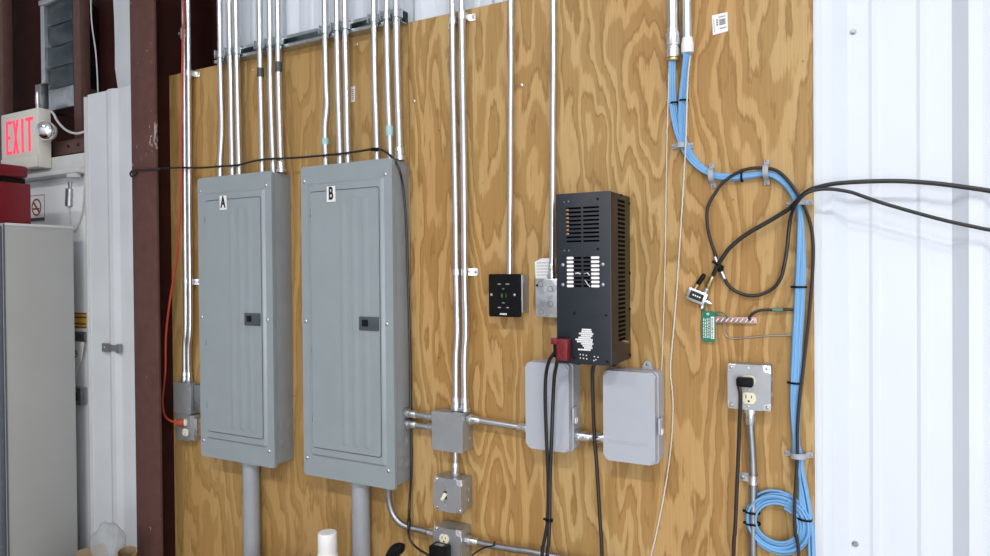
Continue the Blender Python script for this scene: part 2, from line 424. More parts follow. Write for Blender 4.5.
# chain and spring at the header
t = thing('door_chain', 'thin chain looped from a bracket under the door header', 'chain', (-0.6600,0.0304,2.0939))
obj('bracket', box(B(), (-.70, -.028, 2.062), (-.63, .0, 2.0818), .003), 'header', t)
a, b2 = Vector([(-0.7802,0.0300,1.9367)][0]), Vector([(-0.7690,0.0300,2.0548)][0])
obj('tension_spring', lathe(B(), a, b2, [(0, .008), (.03, .02), (.72, .02), (.75, .008), (1, .012)], 14), 'emt_dark', t)
pts = smooth([(-0.6172,0.0100,2.0973),(-0.6234,0.0100,2.0054),(-0.6543,0.0200,1.9246),(-0.7051,0.0300,1.8527),(-0.7382,0.0300,1.8210),(-0.7702,0.0300,1.8459),(-0.7803,0.0300,1.9319)], 7)
bm = B()
for k in range(len(pts)-1):
    m_ = (pts[k]+pts[k+1])/2; dd = (pts[k+1]-pts[k]).normalized(); tube(bm, [m_-dd*.006, m_, m_+dd*.006], [.003, .0055, .003], 6)
obj('chain_links', bm, 'header', t)

# bracket on the left liner sheet
z, xa, xb = 1.2864, -0.4785, -0.3499
t = thing('liner_clip', 'small grey metal clip screwed to the left white liner sheet', 'clip', ((xa+xb)/2, 0, z))
bm = B(); prism(bm, [(xa, z-.021), (xa+.045, z-.021), (xa+.055, z-.014), (xb-.03, z-.014), (xb-.02, z-.023), (xb, z-.023), (xb, z+.018), (xb-.02, z+.018), (xb-.03, z+.012), (xa+.055, z+.012), (xa+.045, z+.018), (xa, z+.018)], -.008, .0035)
obj('plate', bm, 'emt_dark', t); obj('screw', screw_bm(xa+.018, -.008, z, .006), 'screw', t)

# exit sign with emergency lamp
x0, x1, z0, z1 = -1.1948, -0.8644, 2.122, 2.403
t = thing('exit_sign', 'white exit sign with glowing red letters above the door', 'exit sign', ((x0+x1)/2, -.03, z0))
obj('housing', box(B(), (x0, -.06, z0), (x1, -.001, z1), .006), 'signwhite', t)
obj('lower_tray', box(B(), (x0+.004, -.064, z0+.002), (x1-.004, -.0605, z0+.06), .003), 'signwhite', t)
lz0, lz1 = z0+.080, z1-.040; lw = (x1-x0-.098)/4; s_ = .014
for k, ch in enumerate('EXIT'):
    a = x0+.052+k*(lw+.002); b2 = a+lw*.86; bm = B(); h = lz1-lz0; y0_, y1_ = -.0635, -.0605
    if ch == 'E':
        prism(bm, [(a, lz0), (b2, lz0), (b2, lz0+s_), (a+s_, lz0+s_), (a+s_, lz0+h/2-s_/2), (b2-.012, lz0+h/2-s_/2), (b2-.012, lz0+h/2+s_/2), (a+s_, lz0+h/2+s_/2), (a+s_, lz1-s_), (b2, lz1-s_), (b2, lz1), (a, lz1)], y0_, y1_)
    elif ch == 'X':
        c_, zc = (a+b2)/2, (lz0+lz1)/2; w_ = .016
        prism(bm, [(a, lz0), (a+w_, lz0), (c_, zc-.020), (b2-w_, lz0), (b2, lz0), (c_+.007, zc), (b2, lz1), (b2-w_, lz1), (c_, zc+.020), (a+w_, lz1), (a, lz1), (c_-.007, zc)], y0_, y1_)
    elif ch == 'I':
        c_ = (a+b2)/2; prism(bm, [(c_-.008, lz0), (c_+.008, lz0), (c_+.008, lz1), (c_-.008, lz1)], y0_, y1_)
    else:
        c_ = (a+b2)/2; prism(bm, [(c_-.008, lz0), (c_+.008, lz0), (c_+.008, lz1-s_), (b2+.006, lz1-s_), (b2+.006, lz1), (a-.006, lz1), (a-.006, lz1-s_), (c_-.008, lz1-s_)], y0_, y1_)
    obj('letter', bm, 'exitred', t)
lx, lz = -0.8091, 2.2885
lh = obj('lamp_head', lathe(B(), (lx-.03, -.020, lz), (lx+.012, -.066, lz-.004), [(0, .024), (.25, .036), (.6, .044), (.9, .045), (1, .042)], 24), 'signwhite', t)
obj('lamp_lens', lathe(B(), (lx+.0125, -.0665, lz-.004), (lx+.023, -.079, lz-.006), [(0, .041), (.5, .035), (.85, .020), (1, .006)], 24), 'chrome', lh)
obj('lamp_bracket', box(B(), (x1+.0005, -.05, lz-.045), (lx-.034, -.012, lz+.055), .004), 'signwhite', t)
c = Vector([(-0.9218,-0.0300,2.4023)][0]); obj('conduit_stub', lathe(B(), (c.x, -.03, z1), (c.x, -.03, z1+.085), [(0, .008), (.3, .008), (.31, .011), (.8, .011), (1, .008)], 12), 'screw', t)
tag(obj('lamp_wire', tube(B(), smooth([(-0.8846,-0.0000,2.4039),(-0.8514,0.0000,2.3856),(-0.8109,0.0000,2.3383),(-0.7464,0.0000,2.2936),(-0.6667,0.0000,2.2689),(-0.6163,0.0120,2.2750),(-0.5906,0.0200,2.2852)]), .0055, 8), 'header'), 'white wire drooping from the exit sign to the liner sheet', 'wire')

# grey cabinet with the red box on top
t = thing('storage_cabinet', 'tall plain grey steel cabinet at the left edge of the picture', 'cabinet', (-.85, -.2, 0))
obj('body', box(B(), (-1.1, -.345, .0), (-.6, -.056, 1.832), .004), 'cabinet', t)
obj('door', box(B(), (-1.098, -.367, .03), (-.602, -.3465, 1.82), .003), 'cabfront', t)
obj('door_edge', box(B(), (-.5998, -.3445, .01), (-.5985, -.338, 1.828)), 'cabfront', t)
obj('top_lip', box(B(), (-.5995, -.337, 1.822), (-.597, -.058, 1.833), .0005), 'header', t)
t = thing('red_metal_box', 'red metal box with an overhanging lid on the grey cabinet', 'box', (-.85, -.26, 1.833))
obj('body', box(B(), (-1.05, -.42, 1.833), (-.625, -.219, 2.008), .006), 'redbox', t)
obj('lid', box(B(), (-1.06, -.44, 2.030), (-.615, -.232, 2.082), .014, 3), 'redbox', t)
obj('gap_seal', box(B(), (-1.045, -.415, 2.0085), (-.64, -.235, 2.0295)), 'blackplastic', t)

# carton, tube and plastic film near the column foot
t = thing('cardboard_carton', 'open cardboard carton at the foot of the maroon column', 'carton', (-.22, -.3, 0))
bm = B(); cx0, cx1, cy0, cy1, ch = -.46, -.02, -.33, -.13, .36
for lo_, hi_ in (((cx0, cy0, 0), (cx1, cy0+.006, ch)), ((cx0, cy1-.006, 0), (cx1, cy1, ch)), ((cx0, cy0+.006, 0), (cx0+.006, cy1-.006, ch)), ((cx1-.006, cy0+.006, 0), (cx1, cy1-.006, ch)), ((cx0+.006, cy0+.006, 0), (cx1-.006, cy1-.006, .006))): box(bm, lo_, hi_)
obj('carton_body', bm, 'cardboard', t)
bm = B(); prism(bm, [(-0.4798, ch+.0005), (-0.4798, 0.4090), (-0.2759, 0.4815), (-0.2206, ch+.0005)], -.136, -.131)
obj('flap', bm, 'cardboard', t)
a = Vector([(0.0756,-0.2600,0.5564)][0]); bm = B()
dirv = Vector((-.15, .1, -.5)).normalized(); A_, B_ = frame_of(dirv)
prof = [(0, .031), (0, .035), (.5, .035), (.5, .031)]
rings = [[bm.verts.new(a+dirv*t_+(A_*math.cos(2*PI*k/20)+B_*math.sin(2*PI*k/20))*r) for k in range(20)] for t_, r in prof]
for i in range(4):
    for k in range(20): bm.faces.new((rings[i][k], rings[i][(k+1) % 20], rings[(i+1) % 4][(k+1) % 20], rings[(i+1) % 4][k]))
tag(obj('cardboard_tube', bm, 'cardboard'), 'open cardboard tube sticking up out of the carton', 'tube')
bm = B(); bmesh.ops.create_icosphere(bm, subdivisions=4, radius=1)
c = Vector([(-0.1085,-0.2200,0.5348)][0]); rr = random.Random(3)
from mathutils import noise as mn
for v in bm.verts:
    n_ = v.co.normalized(); k = 1+.18*mn.noise(n_*2.3)+.07*abs(mn.noise(n_*6))
    v.co = Vector((n_.x*.075*k, n_.y*.055*k, n_.z*.085*k))+c
tag(obj('plastic_film', bm, 'film', ang=60), 'crumpled clear plastic film stuffed into the carton', 'plastic film')

# ------------------------------------------------------------------ breaker panels
def panel(letter, X0, label, lx):
    w, Z0, Z1, D = .392, .913, 1.979, .098
    X1 = X0+w; t = thing('breaker_panel', label, 'breaker panel', (X0+w/2, 0, Z0))
    obj('cabinet', box(B(), (X0+.010, -D+.012, Z0+.010), (X1-.004, -.0003, Z1-.004), .002), 'panel_side', t)
    bm = B(); prism(bm, rrect(X0, X1, Z0, Z1, .008), -D, -D+.0118)
    bmesh.ops.bevel(bm, geom=[e for e in bm.edges if all(abs(v.co.y+D) < 1e-5 for v in e.verts)], offset=.003, segments=2, affect='EDGES')
    obj('cover', bm, 'panel', t)
    # embossed frame around the door
    bm = B(); fx0, fx1, fz0, fz1 = X0+.034, X1-.031, Z0+.070, Z1-.058
    def slab(bm, x0, x1, z0, z1, r, base, h, ch):
        o_ = rrect(x0, x1, z0, z1, r); i_ = rrect(x0+ch, x1-ch, z0+ch, z1-ch, max(r-ch, .001)); n = len(o_)
        a = [bm.verts.new((x, base+.0005, z)) for x, z in o_]; b = [bm.verts.new((x, base-h, z)) for x, z in i_]
        bm.faces.new(b)
        for k in range(n): bm.faces.new((a[k], a[(k+1) % n], b[(k+1) % n], b[k]))
    slab(bm, fx0, fx1, fz0, fz1, .012, -D, .007, .009)
    obj('raised_frame', bm, 'panel', t, ang=20)
    dx0, dx1, dz0, dz1 = X0+.052, X1-.047, Z0+.102, Z1-.090; Y = -D-.007
    bm = B(); slab(bm, dx0, dx1, dz0, dz1, .010, Y, .004, .002)
    dr = obj('door', bm, 'panel', t, ang=20)
    obj('door_gap_shade', prism_frame(B(), rrect(dx0-.0016, dx1+.0016, dz0-.0016, dz1+.0016, .0105), rrect(dx0+.0002, dx1-.0002, dz0+.0002, dz1-.0002, .0095), Y-.0010, Y-.0002), 'latch', t)  # dark ring drawn in as the shadow of the gap round the door
    bm = B()
    for k in range(3):
        x = dx0+.128+k*.046; slab(bm, x, x+.034, dz0+.02, dz1-.03, .012, Y-.004, .0022, .011)
    obj('door_rib', bm, 'panel', dr, ang=20)
    for z in (dz0+.10, (dz0+dz1)/2-.10, dz1-.07):
        obj('hinge_pin', box(B(), (dx0-.006, Y-.006, z-.011), (dx0+.0, Y-.0005, z+.011), .002), 'panel', dr)
    lz = 1.448
    lt = obj('latch', box(B(), (dx1-.080, Y-.010, lz-.0235), (dx1-.001, Y-.0042, lz+.0215), .002), 'latch', dr)
    obj('latch_tab', box(B(), (dx1-.066, Y-.0125, lz-.010), (dx1-.042, Y-.0102, lz+.012), .001), 'blackplastic', lt)
    obj('latch_plate', box(B(), (dx1-.024, Y-.0115, lz-.012), (dx1-.006, Y-.0102, lz+.012), .001), 'latch', lt)
    st = obj('letter_sticker', box(B(), (lx-.0185, Y-.0056, 1.851), (lx+.0185, Y-.0042, 1.903)), 'white', dr, label='white sticker with a bold black letter '+letter)
    obj('letter', text_bm(letter, .041, lx, Y-.0064, 1.877, .0012, .62, .0017), 'blackink', st)
    for x in (X0+.016, X1-.026):
        for z in (Z0+.060, 1.447, Z1-.050): obj('screw', screw_bm(x, -D, z, .0062, .004), 'screw', t)
    for z, y in ((Z0+.075, -.045), (Z0+.15, -.045)):
        bm = B()
        for r in (.010, .017, .024):
            tube(bm, [(X1-.0036, y+r*math.cos(2*PI*k/24), z+r*math.sin(2*PI*k/24)) for k in range(24)], .0008, 5, True)
        obj('knockout', bm, 'panel_side', t)
    return t
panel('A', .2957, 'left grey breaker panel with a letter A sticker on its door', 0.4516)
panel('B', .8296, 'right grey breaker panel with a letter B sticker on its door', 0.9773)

# ------------------------------------------------------------------ conduits
def pipe(name, label, pts, r, ends=(), marks=(), couple=(), mat='emt', group=None, bend=True, seg=16):
    """one conduit with its fittings; ends: indices (0 / -1) that carry a connector"""
    P = smooth(pts, 6) if bend else [Vector(p) for p in pts]
    t = thing(name, label, 'conduit', tuple(P[-1] if P[-1].z < P[0].z else P[0]), group)
    obj('tube', tube(B(), P, r, seg), mat, t)
    for e in ends:
        a = Vector(pts[e]); b = Vector(pts[1 if e == 0 else -2]); d = (b-a).normalized()
        lathe_pts = [(0, r*1.55), (.12, r*1.6), (.28, r*1.6), (.3, r*1.25), (.9, r*1.25), (1, r*1.1)]
        f = obj('connector', lathe(B(), a+d*.0005, a+d*.042, lathe_pts, 16), 'galv', t)
        sc = a+d*.026+Vector((0, -r*1.22, 0)); obj('set_screw', lathe(B(), sc, sc+Vector((0, -.005, 0)), [(0, .0035), (1, .003)], 8), 'screw', f)
    for nm, mt, z0, z1 in marks:
        def at(z):
            for a, b in zip(P, P[1:]):
                if min(a.z, b.z) <= z <= max(a.z, b.z) and abs(a.z-b.z) > 1e-6: return a+(b-a)*((z-a.z)/(b.z-a.z))
            return P[0]
        obj(nm, lathe(B(), at(z0), at(z1), [(0, r*1.12), (1, r*1.12)], 16), mt, t)
    return t
d = .053
ordA = ['first', 'second', 'third', 'fourth', 'fifth', 'sixth']
def up(p, z=3.6):
    """extend a riser straight up out of the picture"""
    a, b = Vector(p[0]), Vector(p[1]); return [(a.x, a.y, z)]+list(p)
zA = 1.9785
def riser(pts): 
    q = list(pts); q[-1] = (q[-1][0], q[-1][1], zA); return up(q)
rA = .0112
A = [[(0.3784,-0.0530,2.6618),(0.3795,-0.0530,2.3560),(0.3818,-0.0530,2.1720),(0.3675,-0.0500,2.0511),(0.3636,-0.0480,1.9669)], [(0.4319,-0.0530,2.6513),(0.4347,-0.0530,2.3482),(0.4340,-0.0520,2.1590),(0.4313,-0.0480,1.9622)], [(0.4672,-0.0530,2.6443),(0.4695,-0.0530,2.3433),(0.4704,-0.0520,2.1551),(0.4690,-0.0480,1.9671)],
     [(0.5921,-0.0530,2.6198),(0.5918,-0.0530,2.3260),(0.5934,-0.0520,2.1421),(0.5896,-0.0480,1.9585)], [(0.6446,-0.0530,2.6094),(0.6429,-0.0530,2.3188),(0.6459,-0.0520,2.1365),(0.6475,-0.0480,1.9617)], [(0.6846,-0.0530,2.6016),(0.6840,-0.0530,2.3130),(0.6860,-0.0520,2.1322),(0.6861,-0.0480,1.9589)]]
for i, p in enumerate(A):
    mk = [('coupling', 'tape', 2.3360, 2.3689)] if i == 3 else [('coupling', 'tape', 2.3410, 2.3769)] if i == 5 else []
    pipe('metal_conduit', ordA[i]+' conduit from the left rising out of panel A', riser(p), rA, marks=mk, ends=(-1,) if i == 5 else (), group='conduits above panel A')
Bp = [[(0.9081,-0.0530,2.5576),(0.9096,-0.0530,2.2812),(0.9120,-0.0530,2.1945),(0.9008,-0.0510,2.1165),(0.8999,-0.0480,1.9886)], [(0.9621,-0.0530,2.5470),(0.9627,-0.0530,2.2737),(0.9657,-0.0520,2.1025),(0.9649,-0.0480,1.9832)], [(0.9974,-0.0530,2.5400),(1.0003,-0.0530,2.2684),(1.0006,-0.0520,2.0988),(0.9999,-0.0480,1.9804)],
      [(1.1222,-0.0530,2.5154),(1.1222,-0.0530,2.2512),(1.1259,-0.0520,2.0855),(1.1242,-0.0480,1.9702)], [(1.1741,-0.0530,2.5052),(1.1754,-0.0530,2.2437),(1.1795,-0.0520,2.0798),(1.1779,-0.0480,1.9724)], [(1.2129,-0.0530,2.4976),(1.2146,-0.0530,2.2381),(1.2183,-0.0520,2.0757),(1.2172,-0.0480,1.9691)]]
for i, p in enumerate(Bp):
    mk = [('printed_mark', 'teal', 2.0598, 2.0805)] if i == 0 else [('printed_mark', 'teal', 2.0602, 2.0929)] if i == 4 else []
    pipe('metal_conduit', ordA[i]+' conduit from the left rising out of panel B', riser(p), rA, marks=mk, ends=(-1,) if i == 5 else (), group='conduits above panel B')
# pair at the far left
for i, p in enumerate(([(0.1452,-0.0350,2.7139),(0.1378,-0.0300,2.5564),(0.1325,-0.0300,1.9124),(0.1279,-0.0300,1.4266),(0.1146,-0.0280,1.3243),(0.1050,-0.0220,1.1802)], [(0.1717,-0.0350,2.7087),(0.1657,-0.0300,2.5517),(0.1593,-0.0300,1.9108),(0.1559,-0.0300,1.4273),(0.1400,-0.0280,1.3052),(0.1321,-0.0220,1.1821)])):
    q = list(p); q[-1] = (q[-1][0], q[-1][1], 1.1735)
    pipe('metal_conduit', ['left', 'right'][i]+' conduit of the pair running down beside the orange cord', up(q), .0098, ends=(-1,))
for i, p in enumerate(([(1.4130,-0.0300,2.4661),(1.4117,-0.0280,2.2164),(1.4162,-0.0280,1.8390),(1.4172,-0.0280,1.5871),(1.4192,-0.0280,1.4294),(1.4139,-0.0300,1.3347),(1.4160,-0.0360,1.1842)], [(1.4478,-0.0300,2.4592),(1.4469,-0.0280,2.2114),(1.4489,-0.0280,1.8371),(1.4485,-0.0280,1.5870),(1.4505,-0.0280,1.4305),(1.4456,-0.0300,1.3364),(1.4491,-0.0360,1.1872)])):
    q = list(p); q[-1] = (q[-1][0], q[-1][1], 1.1755)
    pipe('metal_conduit', ['left', 'right'][i]+' conduit of the pair dropping into the blank junction box', up(q), .0105, ends=(-1,))
q = list([(1.6141,-0.0200,2.4300),(1.6094,-0.0200,2.0699),(1.6057,-0.0220,1.7077),(1.6044,-0.0240,1.6079)]); q[-1] = (q[-1][0], q[-1][1], 1.6015)
pipe('metal_conduit', 'single thin conduit dropping to the black digital control', up(q), .0092)
q = list([(1.7531,-0.0200,2.4026),(1.7486,-0.0200,2.0542),(1.7438,-0.0200,1.7038),(1.7415,-0.0200,1.5806)]); q[-1] = (q[-1][0], q[-1][1], 1.5915)
pipe('metal_conduit', 'single thin conduit dropping beside the black power unit into a galvanized box', up(q), .0092, ends=(-1,))
# open stubs that feed the blue cables
def stub(label, px, d, r, zb, collar, mat):
    x = px; t = thing('conduit_stub', label, 'conduit', (x, -d, zb))
    bm = B(); lathe(bm, (x, -d, zb+.0), (x, -d, 3.6), [(0, r), (1, r)], 20); obj('tube', bm, 'emt', t)
    if collar == 'metal':
        obj('compression_nut', lathe(B(), (x, -d, zb-.034), (x, -d, zb+.045), [(0, r*.95), (.02, r*1.16), (.3, r*1.16), (.32, r*1.05), (.4, r*1.05), (.42, r*1.22), (.62, r*1.27), (.85, r*1.22), (.87, r*1.05), (1, r*1.02)], 16), 'galv', t)
        obj('bushing', lathe(B(), (x, -d, zb-.043), (x, -d, zb-.0345), [(0, r*1.0), (.3, r*1.12), (1, r*1.12)], 16), 'brass', t)
    else:
        obj('bushing', lathe(B(), (x, -d, zb-.022), (x, -d, zb+.018), [(0, r*1.18), (.1, r*1.25), (.6, r*1.25), (.8, r*1.12), (1, r*1.05)], 18), 'white', t)
stub('wider open conduit stub with a metal collar at top right', 2.1004, .024, .0155, 2.1816+.030, 'metal', 'emt')
stub('narrower open conduit stub with a white bushing at top right', 2.1385, .024, .0128, 2.1914+.016, 'plastic', 'emt')

# plastic service conduits below the panels
for lab, px in (('grey plastic conduit leaving the bottom of panel A', 'A'), ('grey plastic conduit leaving the bottom of panel B', 'B')):
    x = (0.5104 if px == 'A' else 1.0383)
    t = thing('plastic_conduit', lab, 'conduit', (x, -.047, 0))
    obj('pipe', lathe(B(), (x, -.047, .01), (x, -.047, .9125), [(0, .0305), (1, .0305)], 28), 'pvc', t)
    obj('hub', lathe(B(), (x, -.047, .892), (x, -.047, .9128), [(0, .034), (.2, .036), (1, .036)], 28), 'pvc', t)

# strut channel and clamps
zs = 2.452; sx0, sx1 = 0.3271, 1.2219
t = thing('strut_channel', 'long galvanized strut channel along the plywood top holding twelve conduits', 'strut channel', ((sx0+sx1)/2, 0, zs-.02))
bm = B()
box(bm, (sx0, -.003, zs-.0205), (sx1, -.0004, zs+.0205)); box(bm, (sx0, -.041, zs+.018), (sx1, -.0032, zs+.0205)); box(bm, (sx0, -.041, zs-.0205), (sx1, -.0032, zs-.018))
box(bm, (sx0, -.041, zs+.0095), (sx1, -.0385, zs+.0178)); box(bm, (sx0, -.041, zs-.0178), (sx1, -.0385, zs-.0095))
obj('channel', bm, 'strut', t)
bm = B()
n = 9
for k in range(n):
    x = sx0+(sx1-sx0)*(k+.5)/n; box(bm, (x-.022, -.0035, zs-.006), (x+.022, -.0031, zs+.006))
obj('slot', bm, 'hole', t)
for p in A+Bp:
    a, b = Vector(p[0]), Vector(p[1]); k = (zs-a.z)/(b.z-a.z); c = a+(b-a)*k
    bm = B(); arc = [(-.017, -.0415), (-.017, -.050)]+[(-.0145*math.cos(PI*i/8), -.053-.0145*math.sin(PI*i/8)) for i in range(9)]+[(.017, -.050), (.017, -.0415)]
    w_ = .0125
    outer = [[bm.verts.new((c.x+x*s, y, z)) for x, y in arc] for s, z in ((1, zs-w_), (1, zs+w_))]
    inner = [[bm.verts.new((c.x+x*.86, min(-.0415, y*.985+.0006), z)) for x, y in arc] for z in (zs-w_, zs+w_)]
    for i in range(len(arc)-1):
        bm.faces.new((outer[0][i], outer[0][i+1], outer[1][i+1], outer[1][i])); bm.faces.new((inner[0][i], inner[1][i], inner[1][i+1], inner[0][i+1]))
        for e in (0, 1): bm.faces.new((outer[e][i], inner[e][i], inner[e][i+1], outer[e][i+1]))
    cl = obj('strut_clamp', bm, 'strut', t)
    obj('clamp_bolt', tube(B(), [(c.x-.021, -.052, zs+.010), (c.x-.0165, -.052, zs+.010)], [.0075, .0065], 6), 'strut', cl)
    obj('clamp_ear', box(B(), (c.x-.0235, -.064, zs-.012), (c.x-.0205, -.0415, zs+.020), .002), 'strut', cl)

# one-hole straps
def strap(label, x, z, y, r, side=1, w=.011, tab=.023, mat='galv'):
    """saddle over a conduit of radius r centred y in front, tab screwed to the board on one side"""
    t = thing('conduit_strap', label, 'strap', (x, 0, z))
    arc = [(-side*(r+.002), -.0015)]+[(-side*(r+.002)*math.cos(PI*i/10), -y-(r+.002)*math.sin(PI*i/10)) for i in range(11)]+[(side*(r+.002), -.004), (side*(r+tab), -.004)]
    arc2 = [(-side*(r+.0002), -.0015)]+[(-side*(r+.0003)*math.cos(PI*i/10), -y-(r+.0003)*math.sin(PI*i/10)) for i in range(11)]+[(side*(r+.0006), -.0012), (side*(r+tab), -.0012)]
    bm = B(); V = [[[bm.verts.new((x+a, b, zz)) for a, b in q] for zz in (z-w, z+w)] for q in (arc, arc2)]
    for i in range(len(arc)-1):
        bm.faces.new((V[0][0][i], V[0][0][i+1], V[0][1][i+1], V[0][1][i])); bm.faces.new((V[1][0][i], V[1][1][i], V[1][1][i+1], V[1][0][i+1]))
        for e in (0, 1): bm.faces.new((V[0][e][i], V[1][e][i], V[1][e][i+1], V[0][e][i+1]))
    for i in (0, len(arc)-1): bm.faces.new((V[0][0][i], V[0][1][i], V[1][1][i], V[1][0][i]))
    obj('saddle', bm, mat, t)
    obj('screw', screw_bm(x+side*(r+tab*.6), -.004, z, .0055), 'emt_dark', t)
strap('strap on the pair of conduits at the top of the left plywood sheet', 0.1631, 2.4201, .03, .0098)
strap('strap on the right conduit of the left pair, just above panel latch height', 0.1500, 1.5806, .027, .0098)
strap('strap on the left conduit of the left pair near the panel latches', 0.1226, 1.5847, .027, .0098, -1, .010, .02)
x, z = 0.1370, 2.5767
t = thing('conduit_strap', 'bright bunched strap high on the left conduit pair above the plywood', 'strap', (x, -.04, z))
obj('saddle', lathe(B(), (x, -.030, z-.02), (x, -.030, z+.03), [(0, .0103), (.1, .014), (.45, .0155), (.6, .012), (.8, .0155), (1, .0103)], 14), 'galv', t)
obj('screw', tube(B(), [(x+.0, -.052, z), (x, -.044, z)], .006, 8), 'screw', t)
strap('strap tab left of the middle conduit pair at the plywood top', 1.4129, 2.4011, .028, .0105, -1)
strap('strap tab right of the middle conduit pair at the plywood top', 1.4479, 2.4102, .028, .0105, 1)
strap('strap on the middle conduit pair level with the digital control', 1.4487, 1.6120, .028, .0105, 1)
strap('small strap left of the middle conduit pair near the digital control', 1.4175, 1.6123, .028, .0105, -1, .010, .014)

# ------------------------------------------------------------------ boxes and devices
def receptacle(t, x, y, z, s=1, plugged=False):
    """one round-faced duplex outlet face on a cover at depth y"""
    bm = B(); q = [(px_, pz_) for px_, pz_ in circ(x, z, .0172*s, 28)]
    q = [(a, max(min(b, z+.0142*s), z-.0142*s)) for a, b in q]
    prism(bm, q, y-.003, y)
    f = obj('receptacle_face', bm, 'ivory', t)
    bm = B(); box(bm, (x-.0075*s, y-.0036, z-.001*s), (x-.0055*s, y-.0031, z+.008*s)); box(bm, (x+.0055*s, y-.0036, z+.0), (x+.0075*s, y-.0031, z+.007*s))
    prism(bm, circ(x, z-.0075*s, .0028*s, 10), y-.0036, y-.0031)
    obj('socket_slot', bm, 'blackink', f)
    return f
def square_box(name, label, X0, X1, Z0, Z1, D, cover='clipped'):
    t = thing(name, label, 'electrical box', ((X0+X1)/2, 0, Z0))
    obj('box_body', box(B(), (X0+.001, -D+.004, Z0+.001), (X1-.001, -.0004, Z1-.001), .004), 'boxsteel', t)
    if cover == 'clipped':
        c = .020; pl = [(X0+c, Z0), (X1-c, Z0), (X1-c*.8, Z0+c*.8), (X1, Z0+c), (X1, Z1-c), (X1-c*.8, Z1-c*.8), (X1-c, Z1), (X0+c, Z1), (X0+c*.8, Z1-c*.8), (X0, Z1-c), (X0, Z0+c), (X0+c*.8, Z0+c*.8)]
        obj('corner_plate', box(B(), (X0, -D+.0005, Z0), (X1, -D+.0038, Z1), .003), 'galv', t)
    else:
        pl = rrect(X0, X1, Z0, Z1, .005)
    bm = B(); prism(bm, pl, -D-.005, -D+.0003); obj('cover_plate', bm, 'boxsteel', t)
    for sx in (X0+.0085, X1-.0085):
        for sz in (Z0+.0085, Z1-.0085):
            if cover == 'clipped': obj('screw', screw_bm(sx, -D+.0005, sz, .0042), 'screw', t)
    for z in ((Z0*2+Z1)/3, (Z0+Z1*2)/3):
        bm = B(); tube(bm, [(X1-.0009, -D/2+.009*math.cos(2*PI*k/20), z+.009*math.sin(2*PI*k/20)) for k in range(20)], .0008, 5, True); obj('knockout', bm, 'boxsteel', t)
    return t
mj = square_box('junction_box', 'blank square grey junction box below the middle conduit pair', 1.345, 1.459, 1.053, 1.175, .063, 'plain')
obj('screw_hole', lathe(B(), (1.354, -.0671, 1.069), (1.354, -.0674, 1.069), [(0, .0045), (1, .0045)], 10), 'hole', mj)
sw = square_box('switch_box', 'square grey switch box with an ivory toggle below the junction box', 1.352, 1.4535, .864, .969, .066)
xs, zs2 = 1.3958, .916
obj('switch_slot', box(B(), (xs-.005, -.0712, zs2-.013), (xs+.005, -.0698, zs2+.013)), 'blackink', sw)
bm = B(); tube(bm, [(xs, -.0712, zs2+.004), (xs-.001, -.080, zs2-.003), (xs-.003, -.089, zs2-.011)], [.0062, .0060, .0052], 10); obj('toggle_lever', bm, 'ivory', sw)
for dz in (.032, -.032): obj('cover_screw', screw_bm(xs, -.070, zs2+dz, .003), 'screw', sw)
ob = square_box('outlet_box', 'square grey outlet box with a black charger plugged in, at the bottom', 1.349, 1.449, .710, .812, .066)
xo = 1.3906; receptacle(ob, xo, -.071, 0.7808-.002); obj('cover_screw', screw_bm(xo, -.070, .8, .003), 'screw', ob); receptacle(ob, xo, -.071, .732)
ro = square_box('outlet_box', 'square grey outlet box with a black plug at lower right', 2.2417, 2.3441, 1.2608, 1.3742, .054)
xr, zr1, zr2 = 2.2920, 1.3335, 1.2910
receptacle(ro, xr, -.059, zr1); receptacle(ro, xr+.001, -.059, zr2, 1.0)
for zz_ in (zr1+.032, (zr1+zr2)/2-.002, zr2-.022): obj('cover_screw', screw_bm(xr, -.058, zz_, .003), 'screw', ro)
# left pair of boxes
lb = square_box('junction_box', 'blank grey junction box at the end of the far left conduit pair', .066, .170, 1.048, 1.1725, .041, 'plain')
for z in (1.07, 1.15): obj('ear_screw', screw_bm(.160, -.045, z, .0038), 'screw', lb)
lo = thing('outlet_box', 'small grey outlet box with an orange plug left of panel A', 'electrical box', (.12, 0, .94))
obj('box_body', box(B(), (.078, -.034, .940), (.172, -.0004, 1.044), .004), 'boxsteel', lo)
obj('cover_plate', prism(B(), rrect(.074, .152, .938, 1.046, .006), -.040, -.0342), 'boxsteel', lo)
xl, zl1, zl2 = 0.1274, 1.0118, 0.9727
receptacle(lo, xl-.005, -.040, zl1); receptacle(lo, xl+.003, -.040, zl2)
obj('side_lug', box(B(), (.1725, -.03, .96), (.186, -.004, 1.03), .002), 'galv', lo)
gb = box(B(), (.1715, -.036, 1.06), (.222, -.0004, 1.168), .003)
obj('side_box', gb, 'emt_dark', lb)

